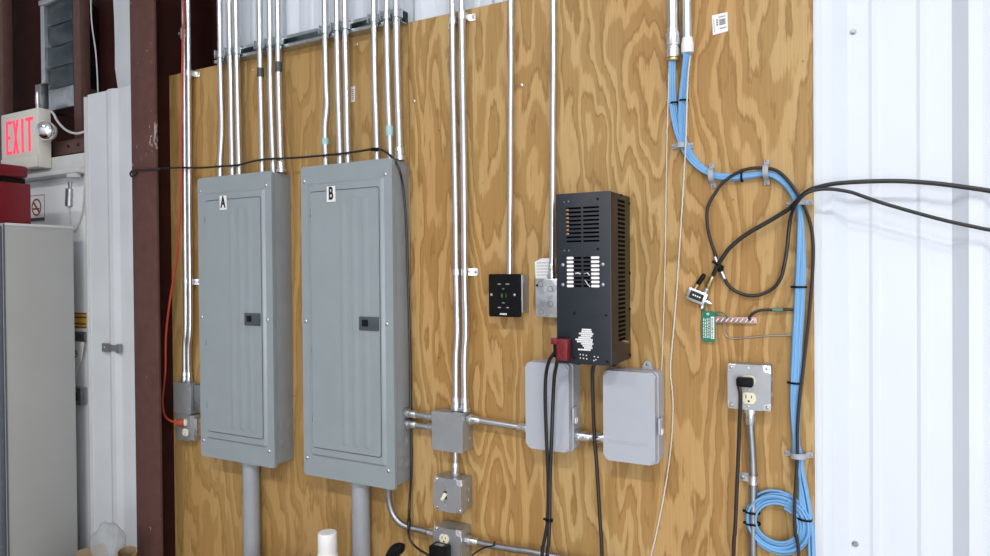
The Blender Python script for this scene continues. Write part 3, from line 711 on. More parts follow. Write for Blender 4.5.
# orange cord and plug
pl = Vector((xl-.005, -.044, zl1))
t = thing('orange_cord', 'orange extension cord hanging down the far left of the plywood', 'cord', tuple(pl))
pts = smooth([(.112, -.05, 3.6)]+[(0.1626,-0.0500,2.7053),(0.1590,-0.0500,2.5868),(0.1456,-0.0480,2.3502),(0.1382,-0.0500,2.1507),(0.1355,-0.0500,2.0107),(0.1262,-0.0500,1.8507),(0.1010,-0.0500,1.6700),(0.0642,-0.0550,1.5079),(0.0431,-0.0600,1.3651),(0.0358,-0.0600,1.2218),(0.0191,-0.0600,1.1182),(0.0157,-0.0600,1.0769),(0.0328,-0.0620,1.0337),(0.0743,-0.0650,1.0178),(0.1072,-0.0620,1.0132)]+[tuple(pl+Vector((-.02, -.016, .0)))], 6)
obj('jacket', tube(B(), pts, .0042, 8), 'orange', t)
obj('plug', lathe(B(), pts[-1]+Vector((-.004, 0, 0)), pl+Vector((.004, .001, 0)), [(0, .006), (.15, .010), (.6, .014), (1, .0145)], 16), 'orange', t)
bm = B(); box(bm, pl+Vector((-.006, -.004, -.012)), pl+Vector((.012, .001, .012)), .003)
obj('plug_face', bm, 'white', t)
# horizontal conduits
def hpipe(name, label, p0, p1, r, ends=(0, -1), mat='emt'):
    return pipe(name, label, [p0, tuple((Vector(p0)+Vector(p1))/2), p1], r, ends, bend=False, mat=mat)
XB = 1.2205
z1_, z2_ = 1.1474, 1.1148
hpipe('metal_conduit', 'upper short conduit between panel B and the blank junction box', (XB, -.035, z1_+.003), (1.3445, -.035, z1_), .0098)
hpipe('metal_conduit', 'lower short conduit between panel B and the blank junction box', (XB, -.035, z2_), (1.3445, -.035, z2_-.001), .0098)
ez = 1.1507
hpipe('metal_conduit', 'horizontal conduit from the junction box to the left plastic enclosure', (1.4605, -.035, 1.1539), (1.6775, -.035, 1.1446), .0105)
hpipe('metal_conduit', 'short vertical conduit between the junction box and the switch box', (1.412, -.035, 1.0525), (1.411, -.035, .9695), .0085, (-1,))
hpipe('metal_conduit', 'short conduit between the two grey plastic enclosures', (1.8225, -.04, 1.1416), (1.9165, -.04, 1.1435), .0115)
# elbow out of panel B bottom
e0 = Vector([(1.1666,-0.0600,0.9155)][0]); q = [(1.1641,-0.0550,0.8607),(1.1741,-0.0500,0.8177),(1.1986,-0.0450,0.7887),(1.2331,-0.0400,0.7764),(1.2740,-0.0360,0.7740)]
pipe('metal_conduit', 'bent conduit curving from panel B bottom to the lower outlet box', [(e0.x, -.06, .9125)]+q+[(1.3485, -.035, 0.7720)], .0105, ends=(-1,), mat='emt_dark')
q = [(1.4697,-0.0350,0.7734),(1.5338,-0.0350,0.7721),(1.6200,-0.0350,0.7751),(1.7190,-0.0350,0.7789)]
pipe('metal_conduit', 'conduit leaving the lower outlet box along the bottom edge to the right', [(1.4495, -.035, 0.7734)]+q[1:]+[(2.2, -.035, 0.7789-.004)], .0105, ends=(0,), mat='emt_dark')
bx = 2.2921
pipe('metal_conduit', 'weathered conduit running down from the lower right outlet box', [(bx, -.028, 1.2608-.0005), (bx, -.028, 1.215), (2.2966, -.022, 1.1013), (2.2956, -.02, 0.9212), (2.2954, -.02, .3)], .0098, ends=(0,), mat='emt_dark')
strap('small strap on the weathered conduit beside the blue coil', 2.2964, 1.0754, .021, .0098, -1, .011, .03)

# digital control
X0, X1, Z0, Z1, D = 1.550, 1.654, 1.477, 1.605, .052
t = thing('digital_control', 'black square digital control panel with a dim green number', 'control panel', ((X0+X1)/2, 0, Z0))
obj('back_box', box(B(), (X0+.028, -D+.006, Z0+.012), (X1+.004, .0002, Z1-.003), .003), 'boxsteel', t)
bm = B(); prism(bm, rrect(X0, X1, Z0, Z1, .004), -D-.006, -D+.0055); bmesh.ops.bevel(bm, geom=[e for e in bm.edges if all(v.co.y < -D-.005 for v in e.verts)], offset=.0015, segments=2, affect='EDGES')
obj('face_plate', bm, 'blackplastic', t)
Y = -D-.006; cxm = (X0+X1)/2; czm = (Z0+Z1)/2+.004
obj('digit_eight', text_bm('8', .012, cxm-.007, Y-.0005, czm-.005, .0006, .8), 'greenled', t)
obj('digit_one', text_bm('1', .012, cxm+.007, Y-.0005, czm-.005, .0006, .8), 'greenled', t)
for dx, dz, w_ in ((-.016, .030, .010), (.012, .030, .012), (-.016, -.040, .010), (.012, -.040, .008), (-.002, .016, .006), (-.002, -.026, .008)):
    obj('button_mark', box(B(), (cxm+dx-w_/2, Y-.0007, czm+dz-.0015), (cxm+dx+w_/2, Y-.0001, czm+dz+.0015)), 'greyink' if abs(dx+.002) < .001 else 'hanger', t)
for sx in (X0+.009, X1-.017): obj('screw', screw_bm(sx, Y, czm-.002, .0042), 'screw', t)
bm = B()
for k in range(5): box(bm, (cxm-.014+k*.0048, Y-.0007, Z0+.006), (cxm-.0105+k*.0048, Y-.0001, Z0+.011))
obj('maker_mark', bm, 'white', t)

# galvanised box with paper tag
X0, X1, Z0, Z1, D = 1.695, 1.812, 1.477, 1.591, .04
t = thing('junction_box', 'shiny open galvanized box left of the black power unit', 'electrical box', ((X0+X1)/2, 0, Z0))
obj('box_body', box(B(), (X0, -D, Z0), (X1, -.0004, Z1), .005), 'galv', t)
for x, z in ((X0+.018, Z1-.016), (X0+.020, Z0+.018), (X0+.05, Z1-.03), (X0+.05, Z0+.04)):
    bm = B(); tube(bm, [(x+.008*math.cos(2*PI*k/18), -D-.0002, z+.008*math.sin(2*PI*k/18)) for k in range(18)], .001, 5, True); obj('knockout', bm, 'emt_dark', t)
obj('mounting_screw', screw_bm(X0+.008, -D, Z1-.02, .004), 'blackplastic', t)
p = [(1.6797,-0.0060,1.6403),(1.7011,-0.0080,1.6504),(1.7496,-0.0080,1.6511),(1.7482,-0.0060,1.5892),(1.6832,-0.0060,1.5879)]
t = thing('paper_tag', 'white paper tag tucked behind the galvanized box', 'tag', tuple(p[0]))
obj('paper', prism(B(), [(q[0], q[2]) for q in p], -.008, -.006), 'white', t)
bm = B(); xa, xb, zc = p[0][0]+.008, p[2][0]-.004, p[1][2]
for k in range(5): box(bm, (xa, -.0087, zc-.014-k*.009), (xb-.012*(k % 2), -.0081, zc-.0125-k*.009))
obj('print_lines', bm, 'greyink', t)

# ------------------------------------------------------------------ black power unit
X0, X1, Z0, Z1, D = 1.8187, 1.9717, 1.3649, 1.8194, .1653
unit = t = thing('power_unit', 'tall black vented power unit with white lettering in the middle right', 'power unit', ((X0+X1)/2, 0, Z0))
def fx(px): return X0+(px-556)/(609.8-556)*(X1-X0)
def fz(py): return Z1-(py-195)/(362-195)*(Z1-Z0)
obj('front_panel', box(B(), (X0, -D, Z0), (X1, -D+.004, Z1), .0015), 'black', t)
obj('casing', box(B(), (X0+.001, -D+.0042, Z0+.001), (X1, -.0004, Z1-.001), .0015), 'blackside', t)
obj('corner_edge', box(B(), (X1-.0012, -D-.0004, Z0+.003), (X1+.0004, -D+.0012, Z1-.003)), 'latch', t)
def slot(xa, xb, z, h, mat='hole', y=-D, nm='vent_slot'):
    obj(nm, prism(B(), rrect(xa, xb, z-h/2, z+h/2, min(h*.45, .003), 3), y-.0009, y+.0002), mat, t)
for k in range(9):
    z = fz(190+(158+k*32)/7.944); zc = z
    slot(fx(566.5), fx(581.5), zc, .0050); slot(fx(583.3), fx(599), zc, .0050)
bm = B()
for k in range(7):
    z = fz(190+(172+k*31)/7.944); tube(bm, [(fx(567), -D-.0012, z), (fx(568.3), -D-.0016, z+.002), (fx(569.2), -D-.0012, z)], .0017, 6)
obj('winding', bm, 'peach', t)
for k in range(8):
    z = fz(240+(146+k*31)/7.944)
    for a, b2 in ((566.7, 573.6), (590.8, 599)): slot(fx(a), fx(b2), z, .0068, 'white', nm='white_pill_mark')
    slot(fx(574), fx(581.6), z, .0055); slot(fx(583.2), fx(590.4), z, .0055)
bm = B(); rz = fz(274)
tube(bm, [(fx(575.5), -D-.002, rz+.001), (fx(578), -D-.003, rz+.002), (fx(581), -D-.002, rz)], .0028, 8); tube(bm, [(fx(584), -D-.002, rz), (fx(587.5), -D-.003, rz+.003), (fx(589.5), -D-.002, rz-.004)], .002, 8)
tube(bm, [(fx(585), -D-.002, rz-.016), (fx(588), -D-.003, rz-.028), (fx(590), -D-.002, rz-.034)], .0016, 8)
obj('inner_parts', bm, 'screw', t)
for px_, py_ in ((562.5, 265), (602, 265), (562.5, 284.5), (602, 284.5)): obj('screw', screw_bm(fx(px_), -D, fz(py_), .0052), 'emt_dark', t)
for px_, py_ in ((569, 203), (564.5, 203.5), (569, 251), (564.5, 251)): obj('cover_screw', screw_bm(fx(px_), -D, fz(py_), .0022), 'screw', t)
for px_, py_ in ((597.5, 202), (597.5, 250), (574, 312.5), (605, 313.5), (606, 358), (573.5, 356)): obj('cover_screw', screw_bm(fx(px_), -D, fz(py_), .0034), 'blackplastic', t)
# printed lettering block: rows of rotated characters
widths = [.012, .020, .026, .016, .022, .034, .030, .018, .024, .030, .020, .012]
tw = random.Random(5)
bm = B()
for k in range(11):
    zc = fz(328.0+k*1.95); xr_ = fx([590.5, 591, 592.5, 591.5, 590, 592, 591.5, 592.5, 591, 591.5, 590.5][k]); ln = [9, 10, 14, 11, 12, 17, 15, 12, 9, 8, 13][k]/351
    xa = xr_-ln
    while xa < xr_-.002:
        wd = tw.uniform(.002, .006); box(bm, (xa, -D-.0008, zc-.0022), (min(xa+wd, xr_), -D-.0001, zc+.0022)); xa += wd+.0006
obj('printed_text', bm, 'white', t)
bm = B()
for (px_, py_) in ((579.5, 352.3), (582.4, 352.6), (585.6, 352.9), (593.5, 353.6), (597, 354), (579.6, 355.8), (582.8, 356), (586, 356.3), (593, 357.5), (594.8, 356.6)): box(bm, (fx(px_)-.0014, -D-.0008, fz(py_)-.0014), (fx(px_)+.0014, -D-.0001, fz(py_)+.0014))
obj('indicator_dots', bm, 'white', t)
# right side louvres: the side faces +X
n = 32
for k in range(n):
    z = Z1-.020-k*.0120
    bm = B(); box(bm, (X1-.0003, -.106, z-.0034), (X1+.0006, -.048, z+.0034)); obj('side_vent_slot', bm, 'hole', t)
for y, z in ((-.004, Z1-.02), (-.004, 1.605), (-.004, Z0+.14), (-.004, Z0+.012), (-.075, Z1-.004)):
    obj('side_screw', lathe(B(), (X1-.0002, y-.004, z), (X1+.003, y-.004, z), [(0, .0035), (1, .003)], 10), 'blackplastic', t)
obj('side_bolt', lathe(B(), (X1-.0002, -.045, Z0+.052), (X1+.008, -.045, Z0+.052), [(0, .005), (1, .0045)], 8), 'brass', t)
for x in (X0+.045, X1-.012): obj('foot', box(B(), (x-.008, -.13, Z0-.007), (x+.008, -.11, Z0+.0005), .002), 'blackplastic', t)

# red battery connector and its leads
xa, xb, zt, zb = fx(556.2), fx(570.8), fz(337), fz(357.8)
t = thing('red_connector', 'red two pole connector at the lower left corner of the power unit', 'connector', ((xa+xb)/2, -D-.02, zb))
obj('housing', box(B(), (xa+.010, -D-.030, zb), (xb, -D-.0003, zt), .003), 'red', t)
obj('rear_shroud', box(B(), (xa-.008, -D-.026, zt-.016), (xa+.0095, -D-.004, zt+.001), .003), 'red', t)
for z in (zb+.015, zt-.015):
    bm = B(); tube(bm, [((xa+xb)/2+.006+.007*math.cos(2*PI*k/20), -D-.0302, z+.007*math.sin(2*PI*k/20)) for k in range(20)], .0011, 6, True); obj('contact_ring', bm, 'red', t)
obj('cable_entry', box(B(), (xa-.002, -D-.024, zb+.006), (xa+.0099, -D-.006, zt-.0165), .002), 'blackplastic', t)
c1 = [(xa+.006, -D-.017, zt-.022)]+[(1.8134,-0.1650,1.3942),(1.7897,-0.1500,1.3695),(1.7697,-0.1300,1.3243),(1.7622,-0.1200,1.2524),(1.7629,-0.1150,1.1393),(1.7672,-0.1150,1.0274),(1.7664,-0.1200,0.9164),(1.7558,-0.1250,0.8460),(1.7508,-0.1250,0.8028)]
c2 = [(xa+.006, -D-.014, zb+.012)]+[(1.8119,-0.1500,1.3653),(1.7976,-0.1350,1.3241),(1.7859,-0.1200,1.2544),(1.7796,-0.1180,1.1418),(1.7727,-0.1150,1.0282),(1.7728,-0.1200,0.9175),(1.7711,-0.1250,0.8488),(1.7661,-0.1250,0.8058)]
for n_, q in (('left heavy black lead hanging from the red connector', c1), ('right heavy black lead hanging from the red connector', c2)):
    q = q+[(q[-1][0]-.01, -.13, .45), (q[-1][0]-.012, -.13, .05)]
    tag(obj('power_lead', tube(B(), smooth(q, 7), .0052, 10), 'rubber'), n_, 'cable')
c = Vector([(1.7709,-0.1200,0.9172)][0])
def tie(label, c, axis, r, flat=1.0, w=.0025, group=None):
    """cable tie: band with a small head around a bundle running along axis"""
    ax = Vector(axis).normalized(); a, b = frame_of(ax, Vector((0, 1, 0)))
    t = thing('cable_tie', label, 'cable tie', tuple(c), group)
    ring = [Vector(c)+a*math.cos(2*PI*k/20)*r+b*math.sin(2*PI*k/20)*r*flat for k in range(20)]
    bm = B(); R_ = []
    for p in ring:
        o_ = (p-Vector(c)).normalized(); R_.append([bm.verts.new(p+ax*w), bm.verts.new(p+ax*w+o_*.0014), bm.verts.new(p-ax*w+o_*.0014), bm.verts.new(p-ax*w)])
    for i in range(20):
        for k in range(4): bm.faces.new((R_[i][k], R_[i][(k+1) % 4], R_[(i+1) % 20][(k+1) % 4], R_[(i+1) % 20][k]))
    obj('band', bm, 'blackplastic', t)
    h = Vector(c)-a*(r+.003); obj('head', box(B(), h-Vector((.0035, .003, .003)), h+Vector((.0035, .003, .003)), .001), 'blackplastic', t)
tie('black cable tie binding the two heavy black leads', c, (.02, 0, 1), .0105, .62, .004)
q = [(1.905, -.10, Z0+.004)]+[(1.8913,-0.0900,1.3350),(1.8866,-0.0750,1.2551),(1.8833,-0.0600,1.1684),(1.8876,-0.0500,1.0545),(1.8936,-0.0450,0.9133),(1.8988,-0.0450,0.8129)]
q += [(q[-1][0]+.01, -.05, .45), (q[-1][0]+.01, -.05, .05)]
obj('power_cord', tube(B(), smooth(q, 6), .0052, 10), 'brownrub', unit)

# ------------------------------------------------------------------ grey plastic enclosures
def enclosure(label, X0, X1, Z0, Z1, D, ear=True):
    t = thing('plastic_enclosure', label, 'enclosure', ((X0+X1)/2, 0, Z0))
    bm = B(); prism(bm, rrect(X0+.004, X1, Z0+.002, Z1-.002, .010), -D*.62, -.0004); obj('base', bm, 'enc', t)
    bm = B(); prism(bm, rrect(X0+.001, X1+.002, Z0, Z1, .012), -D*.70, -D*.62-.0003); obj('rim', bm, 'enc', t)
    bm = B(); prism(bm, rrect(X0, X1-.002, Z0+.002, Z1-.001, .014), -D, -D*.70-.0006)
    bmesh.ops.bevel(bm, geom=[e for e in bm.edges if all(abs(v.co.y+D) < 1e-5 for v in e.verts)], offset=.005, segments=3, affect='EDGES')
    ld = obj('lid', bm, 'enc', t)
    bm = B()
    for z in (Z0+.058, Z0+.052): box(bm, (X0+.012, -D-.0008, z-.0006), (X1-.02, -D+.0002, z+.0006))
    obj('mould_line', bm, 'enc', ld)
    zc = Z0+(Z1-Z0)*.42
    lt = obj('latch', box(B(), (X1+.0022, -D*.88, zc-.022), (X1+.009, -D*.45, zc+.022), .003), 'enc', t)
    bm = B(); tube(bm, [(X1+.008, -D*.66+.007*math.cos(2*PI*k/18), zc-.016+.007*math.sin(2*PI*k/18)) for k in range(18)], .0032, 6, True); obj('padlock_ring', bm, 'white', lt)
    for z in (Z0+.05, Z1-.06):
        obj('hinge', tube(B(), [(X0-.003, -D*.70, z-.014), (X0-.003, -D*.70, z+.014)], .0045, 10), 'enc', t)
    if ear:
        ex = X0+(X1-X0)*.70
        bm = B(); o_ = [(ex-.016, Z1-.004)]+[(ex+.011*math.cos(PI*(1-i/8)), Z1+.011+.010*math.sin(PI*(1-i/8))) for i in range(9)]+[(ex+.016, Z1-.004)]
        prism(bm, o_, -.007, -.0006); e_ = obj('mounting_ear', bm, 'enc', t)
        obj('screw', screw_bm(ex, -.007, Z1+.011, .0042), 'emt_dark', e_)
    return t
enclosure('left grey plastic enclosure behind the heavy black leads', 1.683, 1.820, 1.099, 1.352, .084)
enclosure('right grey plastic enclosure with a clear unobstructed lid', 1.919, 2.064, 1.094, 1.342, .084)

# ------------------------------------------------------------------ blue network cables
def offset_path(base, u, dd):
    """shift a path sideways in the board plane by u and set its distance to the board"""
    out = []
    for i, p in enumerate(base):
        a = base[max(i-1, 0)]; b = base[min(i+1, len(base)-1)]; tx, tz = b.x-a.x, b.z-a.z; L_ = math.hypot(tx, tz) or 1
        out.append(Vector((p.x+tz/L_*u, p.y-dd, p.z-tx/L_*u)))
    return out
r_c = .0031
st1 = [(2.0994,-0.0240,2.2799),(2.0987,-0.0240,2.1736),(2.0969,-0.0180,2.1221),(2.0944,-0.0080,2.0765),(2.0996,-0.0040,2.0228),(2.1126,-0.0040,1.9677),(2.1297,-0.0040,1.9259),(2.1570,-0.0040,1.8889),(2.1880,-0.0040,1.8653)]
st2 = [(2.1388,-0.0240,2.2727),(2.1370,-0.0240,2.1835),(2.1315,-0.0180,2.1384),(2.1235,-0.0080,2.0807),(2.1196,-0.0040,2.0206),(2.1233,-0.0040,1.9666),(2.1389,-0.0040,1.9277),(2.1623,-0.0040,1.8938),(2.1906,-0.0040,1.8704)]
trunk = [(2.2109,-0.0040,1.8570),(2.2535,-0.0040,1.8513),(2.2951,-0.0040,1.8534),(2.3311,-0.0040,1.8545),(2.3593,-0.0040,1.8423),(2.3825,-0.0040,1.8182),(2.3984,-0.0040,1.7897),(2.4074,-0.0040,1.7544),(2.4106,-0.0040,1.6972),(2.4092,-0.0040,1.6102),(2.4042,-0.0040,1.5106),(2.3993,-0.0040,1.4106),(2.3954,-0.0040,1.2852),(2.3961,-0.0040,1.1850),(2.4006,-0.0040,1.1480)]
tail = [(2.4050,-0.0040,1.1110),(2.4140,-0.0040,1.0622),(2.4217,-0.0040,1.0134),(2.4272,-0.0040,0.9645),(2.4292,-0.0040,0.9000)]
cc = Vector([(2.3542,0.0000,0.9759)][0]); cr0 = 2.4225-cc.x
rnd = random.Random(11)
lay = [(-3, 0), (-1, 0), (1, 0), (3, 0), (-2.6, 1), (-.8, 1), (1, 1), (2.8, 1), (-2, 2), (-.5, 2), (1, 2), (2.2, 2)]
for i, (u, l) in enumerate(lay):
    uu = u*.0033; dd = .0032+l*.0055
    st = st1 if i % 2 == 0 else st2
    head = [Vector(p) for p in st]
    k6 = (i//2)-2.5
    h2 = []
    for j, p in enumerate(head):
        f = min(1, max(0, (j-2)/(len(head)-3)))
        h2.append((p, (k6*.0028*(1-f)+uu*.75*f), (l*.004*(1-f)+dd*f)))
    base = [p for p, _, _ in h2]
    hp = []
    for j, (p, u_, d_) in enumerate(h2):
        a = base[max(j-1, 0)]; b = base[min(j+1, len(base)-1)]; tx, tz = b.x-a.x, b.z-a.z; L_ = math.hypot(tx, tz)
        lim = max(-.0065, min(.0065, u_*.8)) if j < 3 else u_
        hp.append(Vector((p.x+tz/L_*lim, p.y-d_, p.z-tx/L_*lim)))
    tp = []
    T_ = [Vector(p) for p in trunk]
    for j, p in enumerate(offset_path(T_, 0, 0)):
        a = T_[max(j-1, 0)]; b = T_[min(j+1, len(T_)-1)]; tx, tz = b.x-a.x, b.z-a.z; L_ = math.hypot(tx, tz)
        s_ = .5 if j in (3, 7, 13) else (.95 if j > 8 else .62)
        u_ = uu*s_+rnd.uniform(-.0012, .0012)
        tp.append(Vector((p.x+tz/L_*u_, p.y-dd+rnd.uniform(-.0006, .0006), p.z-tx/L_*u_)))
    path = hp+tp
    if i % 2 == 0:      # runs straight on to the floor
        path += offset_path([Vector(p) for p in tail], uu*.8, dd)
        e = path[-1]; path += [Vector((e.x+.005, e.y, .45)), Vector((e.x+.004, e.y, .06))]
    else:               # ends in the coil
        path += offset_path([Vector(p) for p in tail[:1]], uu*.8, dd)
        turns = 2.1; m_ = 34; ri = i//2
        for k in range(m_+1):
            th = math.radians(32)+k/m_*turns*2*PI; q_ = k/m_
            rr_ = cr0+.006-ri*.0034-q_*.012*(1 if ri % 2 else -.2)-.0018*math.sin(2*th+i)
            ly = .008+.0055*(ri % 3)+.007*q_+.0015*math.sin(2*th+ri*1.7)
            path.append(Vector((cc.x+rr_*math.cos(th)*1.0, -ly-.004, cc.z+rr_*math.sin(th)*1.02)))
    o = obj('network_cable', tube(B(), smooth(path, 5), r_c, 8), 'blue')
    tag(o, 'blue network cable in the bundle that ends in the coil' if i % 2 else 'blue network cable in the bundle running on down past the coil', 'cable', 'blue cables ending in the coil' if i % 2 else 'blue cables running to the floor')

def hanger(label, px, ax, span, h=.030):
    """nylon bridge clip over the bundle; ax = in-plane direction of the clip (x,z)"""
    c = Vector(px); a = Vector((ax[0], 0, ax[1])).normalized(); n_ = Vector((-a.z, 0, a.x))
    t = thing('cable_clip', label, 'cable clip', tuple(c))
    prof = [(-span-.013, .0030), (-span-.003, .0035)]+[(-span*math.cos(PI*i/10), .006+h*math.sin(PI*i/10)**.7) for i in range(11)]+[(span+.003, .0035), (span+.013, .0030)]
    w_ = .0065; th = .0035; bm = B(); R_ = []
    for s, y in prof:
        R_.append([bm.verts.new((c.x+a.x*s+n_.x*k, -y-q_, c.z+a.z*s+n_.z*k)) for k, q_ in ((-w_, 0), (w_, 0), (w_, th), (-w_, th))])
    for i in range(len(R_)-1):
        for k in range(4): bm.faces.new((R_[i][k], R_[i][(k+1) % 4], R_[i+1][(k+1) % 4], R_[i+1][k]))
    bm.faces.new(R_[0]); bm.faces.new(R_[-1][::-1])
    obj('bridge', bm, 'hanger', t)
    for s in (-span-.009, span+.009): obj('screw', screw_bm(c.x+a.x*s, -.0062, c.z+a.z*s, .0036), 'emt_dark', t)
hanger('grey cable clip lying level across the two blue bundles under the stubs', (2.1196,0.0000,1.9448), (1, -.02), .0155, .022)
hanger('grey cable clip standing upright on the blue bundle, first along the bend', (2.1974,0.0000,1.8598), (-.06, 1), .019, .026)
hanger('grey cable clip standing upright on the blue bundle, last before it turns down', (2.3306,0.0000,1.8588), (.0, 1), .019, .026)
hanger('grey cable clip at the crossing of black and blue cables by the plywood edge', (2.4060,0.0000,1.7759), (1, .05), .0165, .032)
hanger('grey cable clip on the blue bundle just above the coil', (2.4026,0.0000,1.1510), (1, .02), .019, .028)
tie('black cable tie on the left blue bundle below the wider stub', (2.0983,-0.0120,2.0617), (.04, 0, -1), .0090, .9)
tie('black cable tie on the right blue bundle below the white bushing', (2.1228,-0.0130,2.0651), (-.04, 0, -1), .0090, .9)
tie('black cable tie on the blue bundle between the two upright clips', (2.2719,-0.0120,1.8516), (1, 0, .0), .0135, .75)
tie('black cable tie on the blue trunk level with the green tag', (2.4074,-0.0130,1.5682), (0, 0, 1), .0150, .75)
tie('black cable tie on the blue trunk level with the square outlet', (2.3986,-0.0130,1.3294), (0, 0, 1), .0150, .75)
tie('upper black cable tie on the left side of the blue coil', (2.2946,-0.0180,0.9923), (0, 0, 1), .0175, .8)
tie('lower black cable tie on the left side of the blue coil', (2.2955,-0.0180,0.9629), (-.05, 0, 1), .0175, .8)
tie('black cable tie where the blue coil meets the trunk', (2.4148,-0.0180,0.9956), (.1, 0, 1), .018, .85)

# ------------------------------------------------------------------ black coax and splitter
rc = .0042
loop1 = [(2.2107,-0.0160,1.6328),(2.2056,-0.0180,1.6537),(2.1936,-0.0180,1.6906),(2.1862,-0.0180,1.7276),(2.1851,-0.0180,1.7643),(2.1918,-0.0190,1.7874),(2.2061,-0.0200,1.8113),(2.2214,-0.0210,1.8323),(2.2416,-0.0220,1.8493),(2.2641,-0.0240,1.8610),(2.2862,-0.0260,1.8672),(2.3102,-0.0260,1.8686),(2.3338,-0.0260,1.8659),(2.3524,-0.0260,1.8602),(2.3663,-0.0260,1.8504),(2.3825,-0.0280,1.8317),(2.3960,-0.0280,1.8111),(2.4083,-0.0280,1.7894),(2.4193,-0.0260,1.7633),(2.4288,-0.0200,1.7351),(2.4351,-0.0160,1.7032),(2.4376,-0.0120,1.6591),(2.4351,-0.0120,1.5904),(2.4282,-0.0140,1.5018),(2.4208,-0.0180,1.4255),(2.4131,-0.0240,1.3518),(2.4065,-0.0280,1.2902),(2.4017,-0.0280,1.2157),(2.4016,-0.0300,1.1568),(2.3983,-0.0340,1.0932),(2.3953,-0.0420,1.0210),(2.3973,-0.0420,0.9598),(2.4045,-0.0360,0.9071)]
e = loop1[-1]; loop1 = loop1+[(e[0]+.03, -.03, .45), (e[0]+.03, -.03, .05)]
tag(obj('coax_cable', tube(B(), smooth(loop1, 6), rc, 10), 'brownrub'), 'black coax cable looping over the bend and down beside the blue trunk', 'cable')
c2 = [(2.1994,-0.0200,1.5977),(2.2083,-0.0240,1.6146),(2.2205,-0.0280,1.6352),(2.2382,-0.0280,1.6619),(2.2541,-0.0280,1.6782),(2.2737,-0.0280,1.6943),(2.2978,-0.0280,1.7100),(2.3252,-0.0280,1.7253),(2.3475,-0.0280,1.7382),(2.3686,-0.0300,1.7507),(2.3873,-0.0340,1.7631),(2.4041,-0.0450,1.7784),(2.4191,-0.0520,1.7926),(2.4358,-0.0550,1.8033),(2.4548,-0.0450,1.8098),(2.4822,-0.0300,1.8160),(2.5182,-0.0180,1.8187),(2.5705,-0.0100,1.8185),(2.6214,-0.0060,1.8156),(2.6709,-0.0050,1.8090),(2.7095,-0.0040,1.8019),(2.7566,-0.0030,1.7912),(2.7931,-0.0030,1.7821),(2.8811,-0.0030,1.7572)]
e = c2[-1]; c2 = c2+[(e[0]+.4, -.003, e[2]-.10), (e[0]+1.0, -.003, e[2]-.2)]
tag(obj('coax_cable', tube(B(), smooth(c2, 6), .0055, 10), 'rubber'), 'thick black cable rising from the splitter and running right across the white wall', 'cable')
c3 = [(2.2277,-0.0140,1.5910),(2.2351,-0.0140,1.5754),(2.2463,-0.0140,1.5632),(2.2610,-0.0140,1.5540),(2.2782,-0.0140,1.5472),(2.2951,-0.0140,1.5453),(2.3119,-0.0140,1.5470),(2.3286,-0.0140,1.5540),(2.3417,-0.0140,1.5617),(2.3547,-0.0150,1.5743),(2.3655,-0.0170,1.5956),(2.3728,-0.0200,1.6255),(2.3789,-0.0220,1.6627),(2.3836,-0.0260,1.7095),(2.3895,-0.0340,1.7433),(2.3989,-0.0500,1.7637),(2.4097,-0.0600,1.7792),(2.4255,-0.0640,1.7935),(2.4492,-0.0600,1.8015),(2.4810,-0.0540,1.8012),(2.5186,-0.0440,1.7932),(2.5435,-0.0380,1.7828),(2.5803,-0.0320,1.7665),(2.6205,-0.0280,1.7508),(2.6695,-0.0250,1.7326),(2.7171,-0.0240,1.7161),(2.7633,-0.0240,1.7024),(2.7903,-0.0240,1.6948),(2.8773,-0.0240,1.6746)]
e = c3[-1]; c3 = c3+[(e[0]+.4, -.024, e[2]-.16), (e[0]+1.0, -.024, e[2]-.3)]
tag(obj('coax_cable', tube(B(), smooth(c3, 6), .0044, 10), 'rubber'), 'thinner black cable from the loop bottom drooping right across the white wall', 'cable')
# inline coupler joining loop ends
a, b2 = Vector([(2.2043,-0.0180,1.6459)][0]), Vector([(2.2285,-0.0140,1.5884)][0])
t = thing('coax_coupler', 'slim metal coupler joining two ends of the black coax loop', 'coupler', tuple(b2))
L_ = b2-a
obj('upper_barrel', lathe(B(), a, a+L_*.33, [(0, .0052), (.2, .006), (.8, .006), (1, .0052)], 12), 'screw', t)
obj('middle_grip', lathe(B(), a+L_*.34, a+L_*.66, [(0, .0068), (.15, .0078), (.85, .0078), (1, .0068)], 12), 'blackplastic', t)
obj('lower_barrel', lathe(B(), a+L_*.67, a+L_, [(0, .0052), (.2, .006), (.8, .006), (1, .0048)], 12), 'screw', t)
tie('black cable tie holding the coax coupler to the thick cable', (2.2155,-0.0220,1.6249), (.5, 0, .9), .013, .9)
# splitter block
c = Vector((2.1569,-0.0120,1.5428)); ang = math.radians(-22)
Rm = Matrix.Translation(c) @ Matrix.Rotation(-ang, 4, 'Y')
t = thing('coax_splitter', 'small silver coax splitter block with a black label', 'splitter', tuple(c))
def rbox(lo_, hi_, bev=0):
    bm = B(); box(bm, lo_, hi_, bev); bm.transform(Rm); return bm
obj('body', rbox((-.026, -.010, -.0165), (.026, .0115, .0165), .003), 'galv', t)
lbl = obj('label_plate', rbox((-.018, -.0112, -.0095), (.019, -.0102, .0105)), 'blackink', t)
bm = B()
for k in range(4):
    b3 = B(); box(b3, (-.010+k*.006, -.0120, -.001), (-.0062+k*.006, -.0113, .003)); b3.transform(Rm); me = bpy.data.meshes.new('x'); b3.to_mesh(me); bm.from_mesh(me); b3.free(); bpy.data.meshes.remove(me)
obj('label_print', bm, 'white', lbl)
def V_(x, y, z): return Rm @ Vector((x, y, z))
obj('port', lathe(B(), V_(-.013, 0, .0167), V_(-.010, 0, .030), [(0, .006), (.5, .0065), (1, .0065)], 12), 'brass', t)
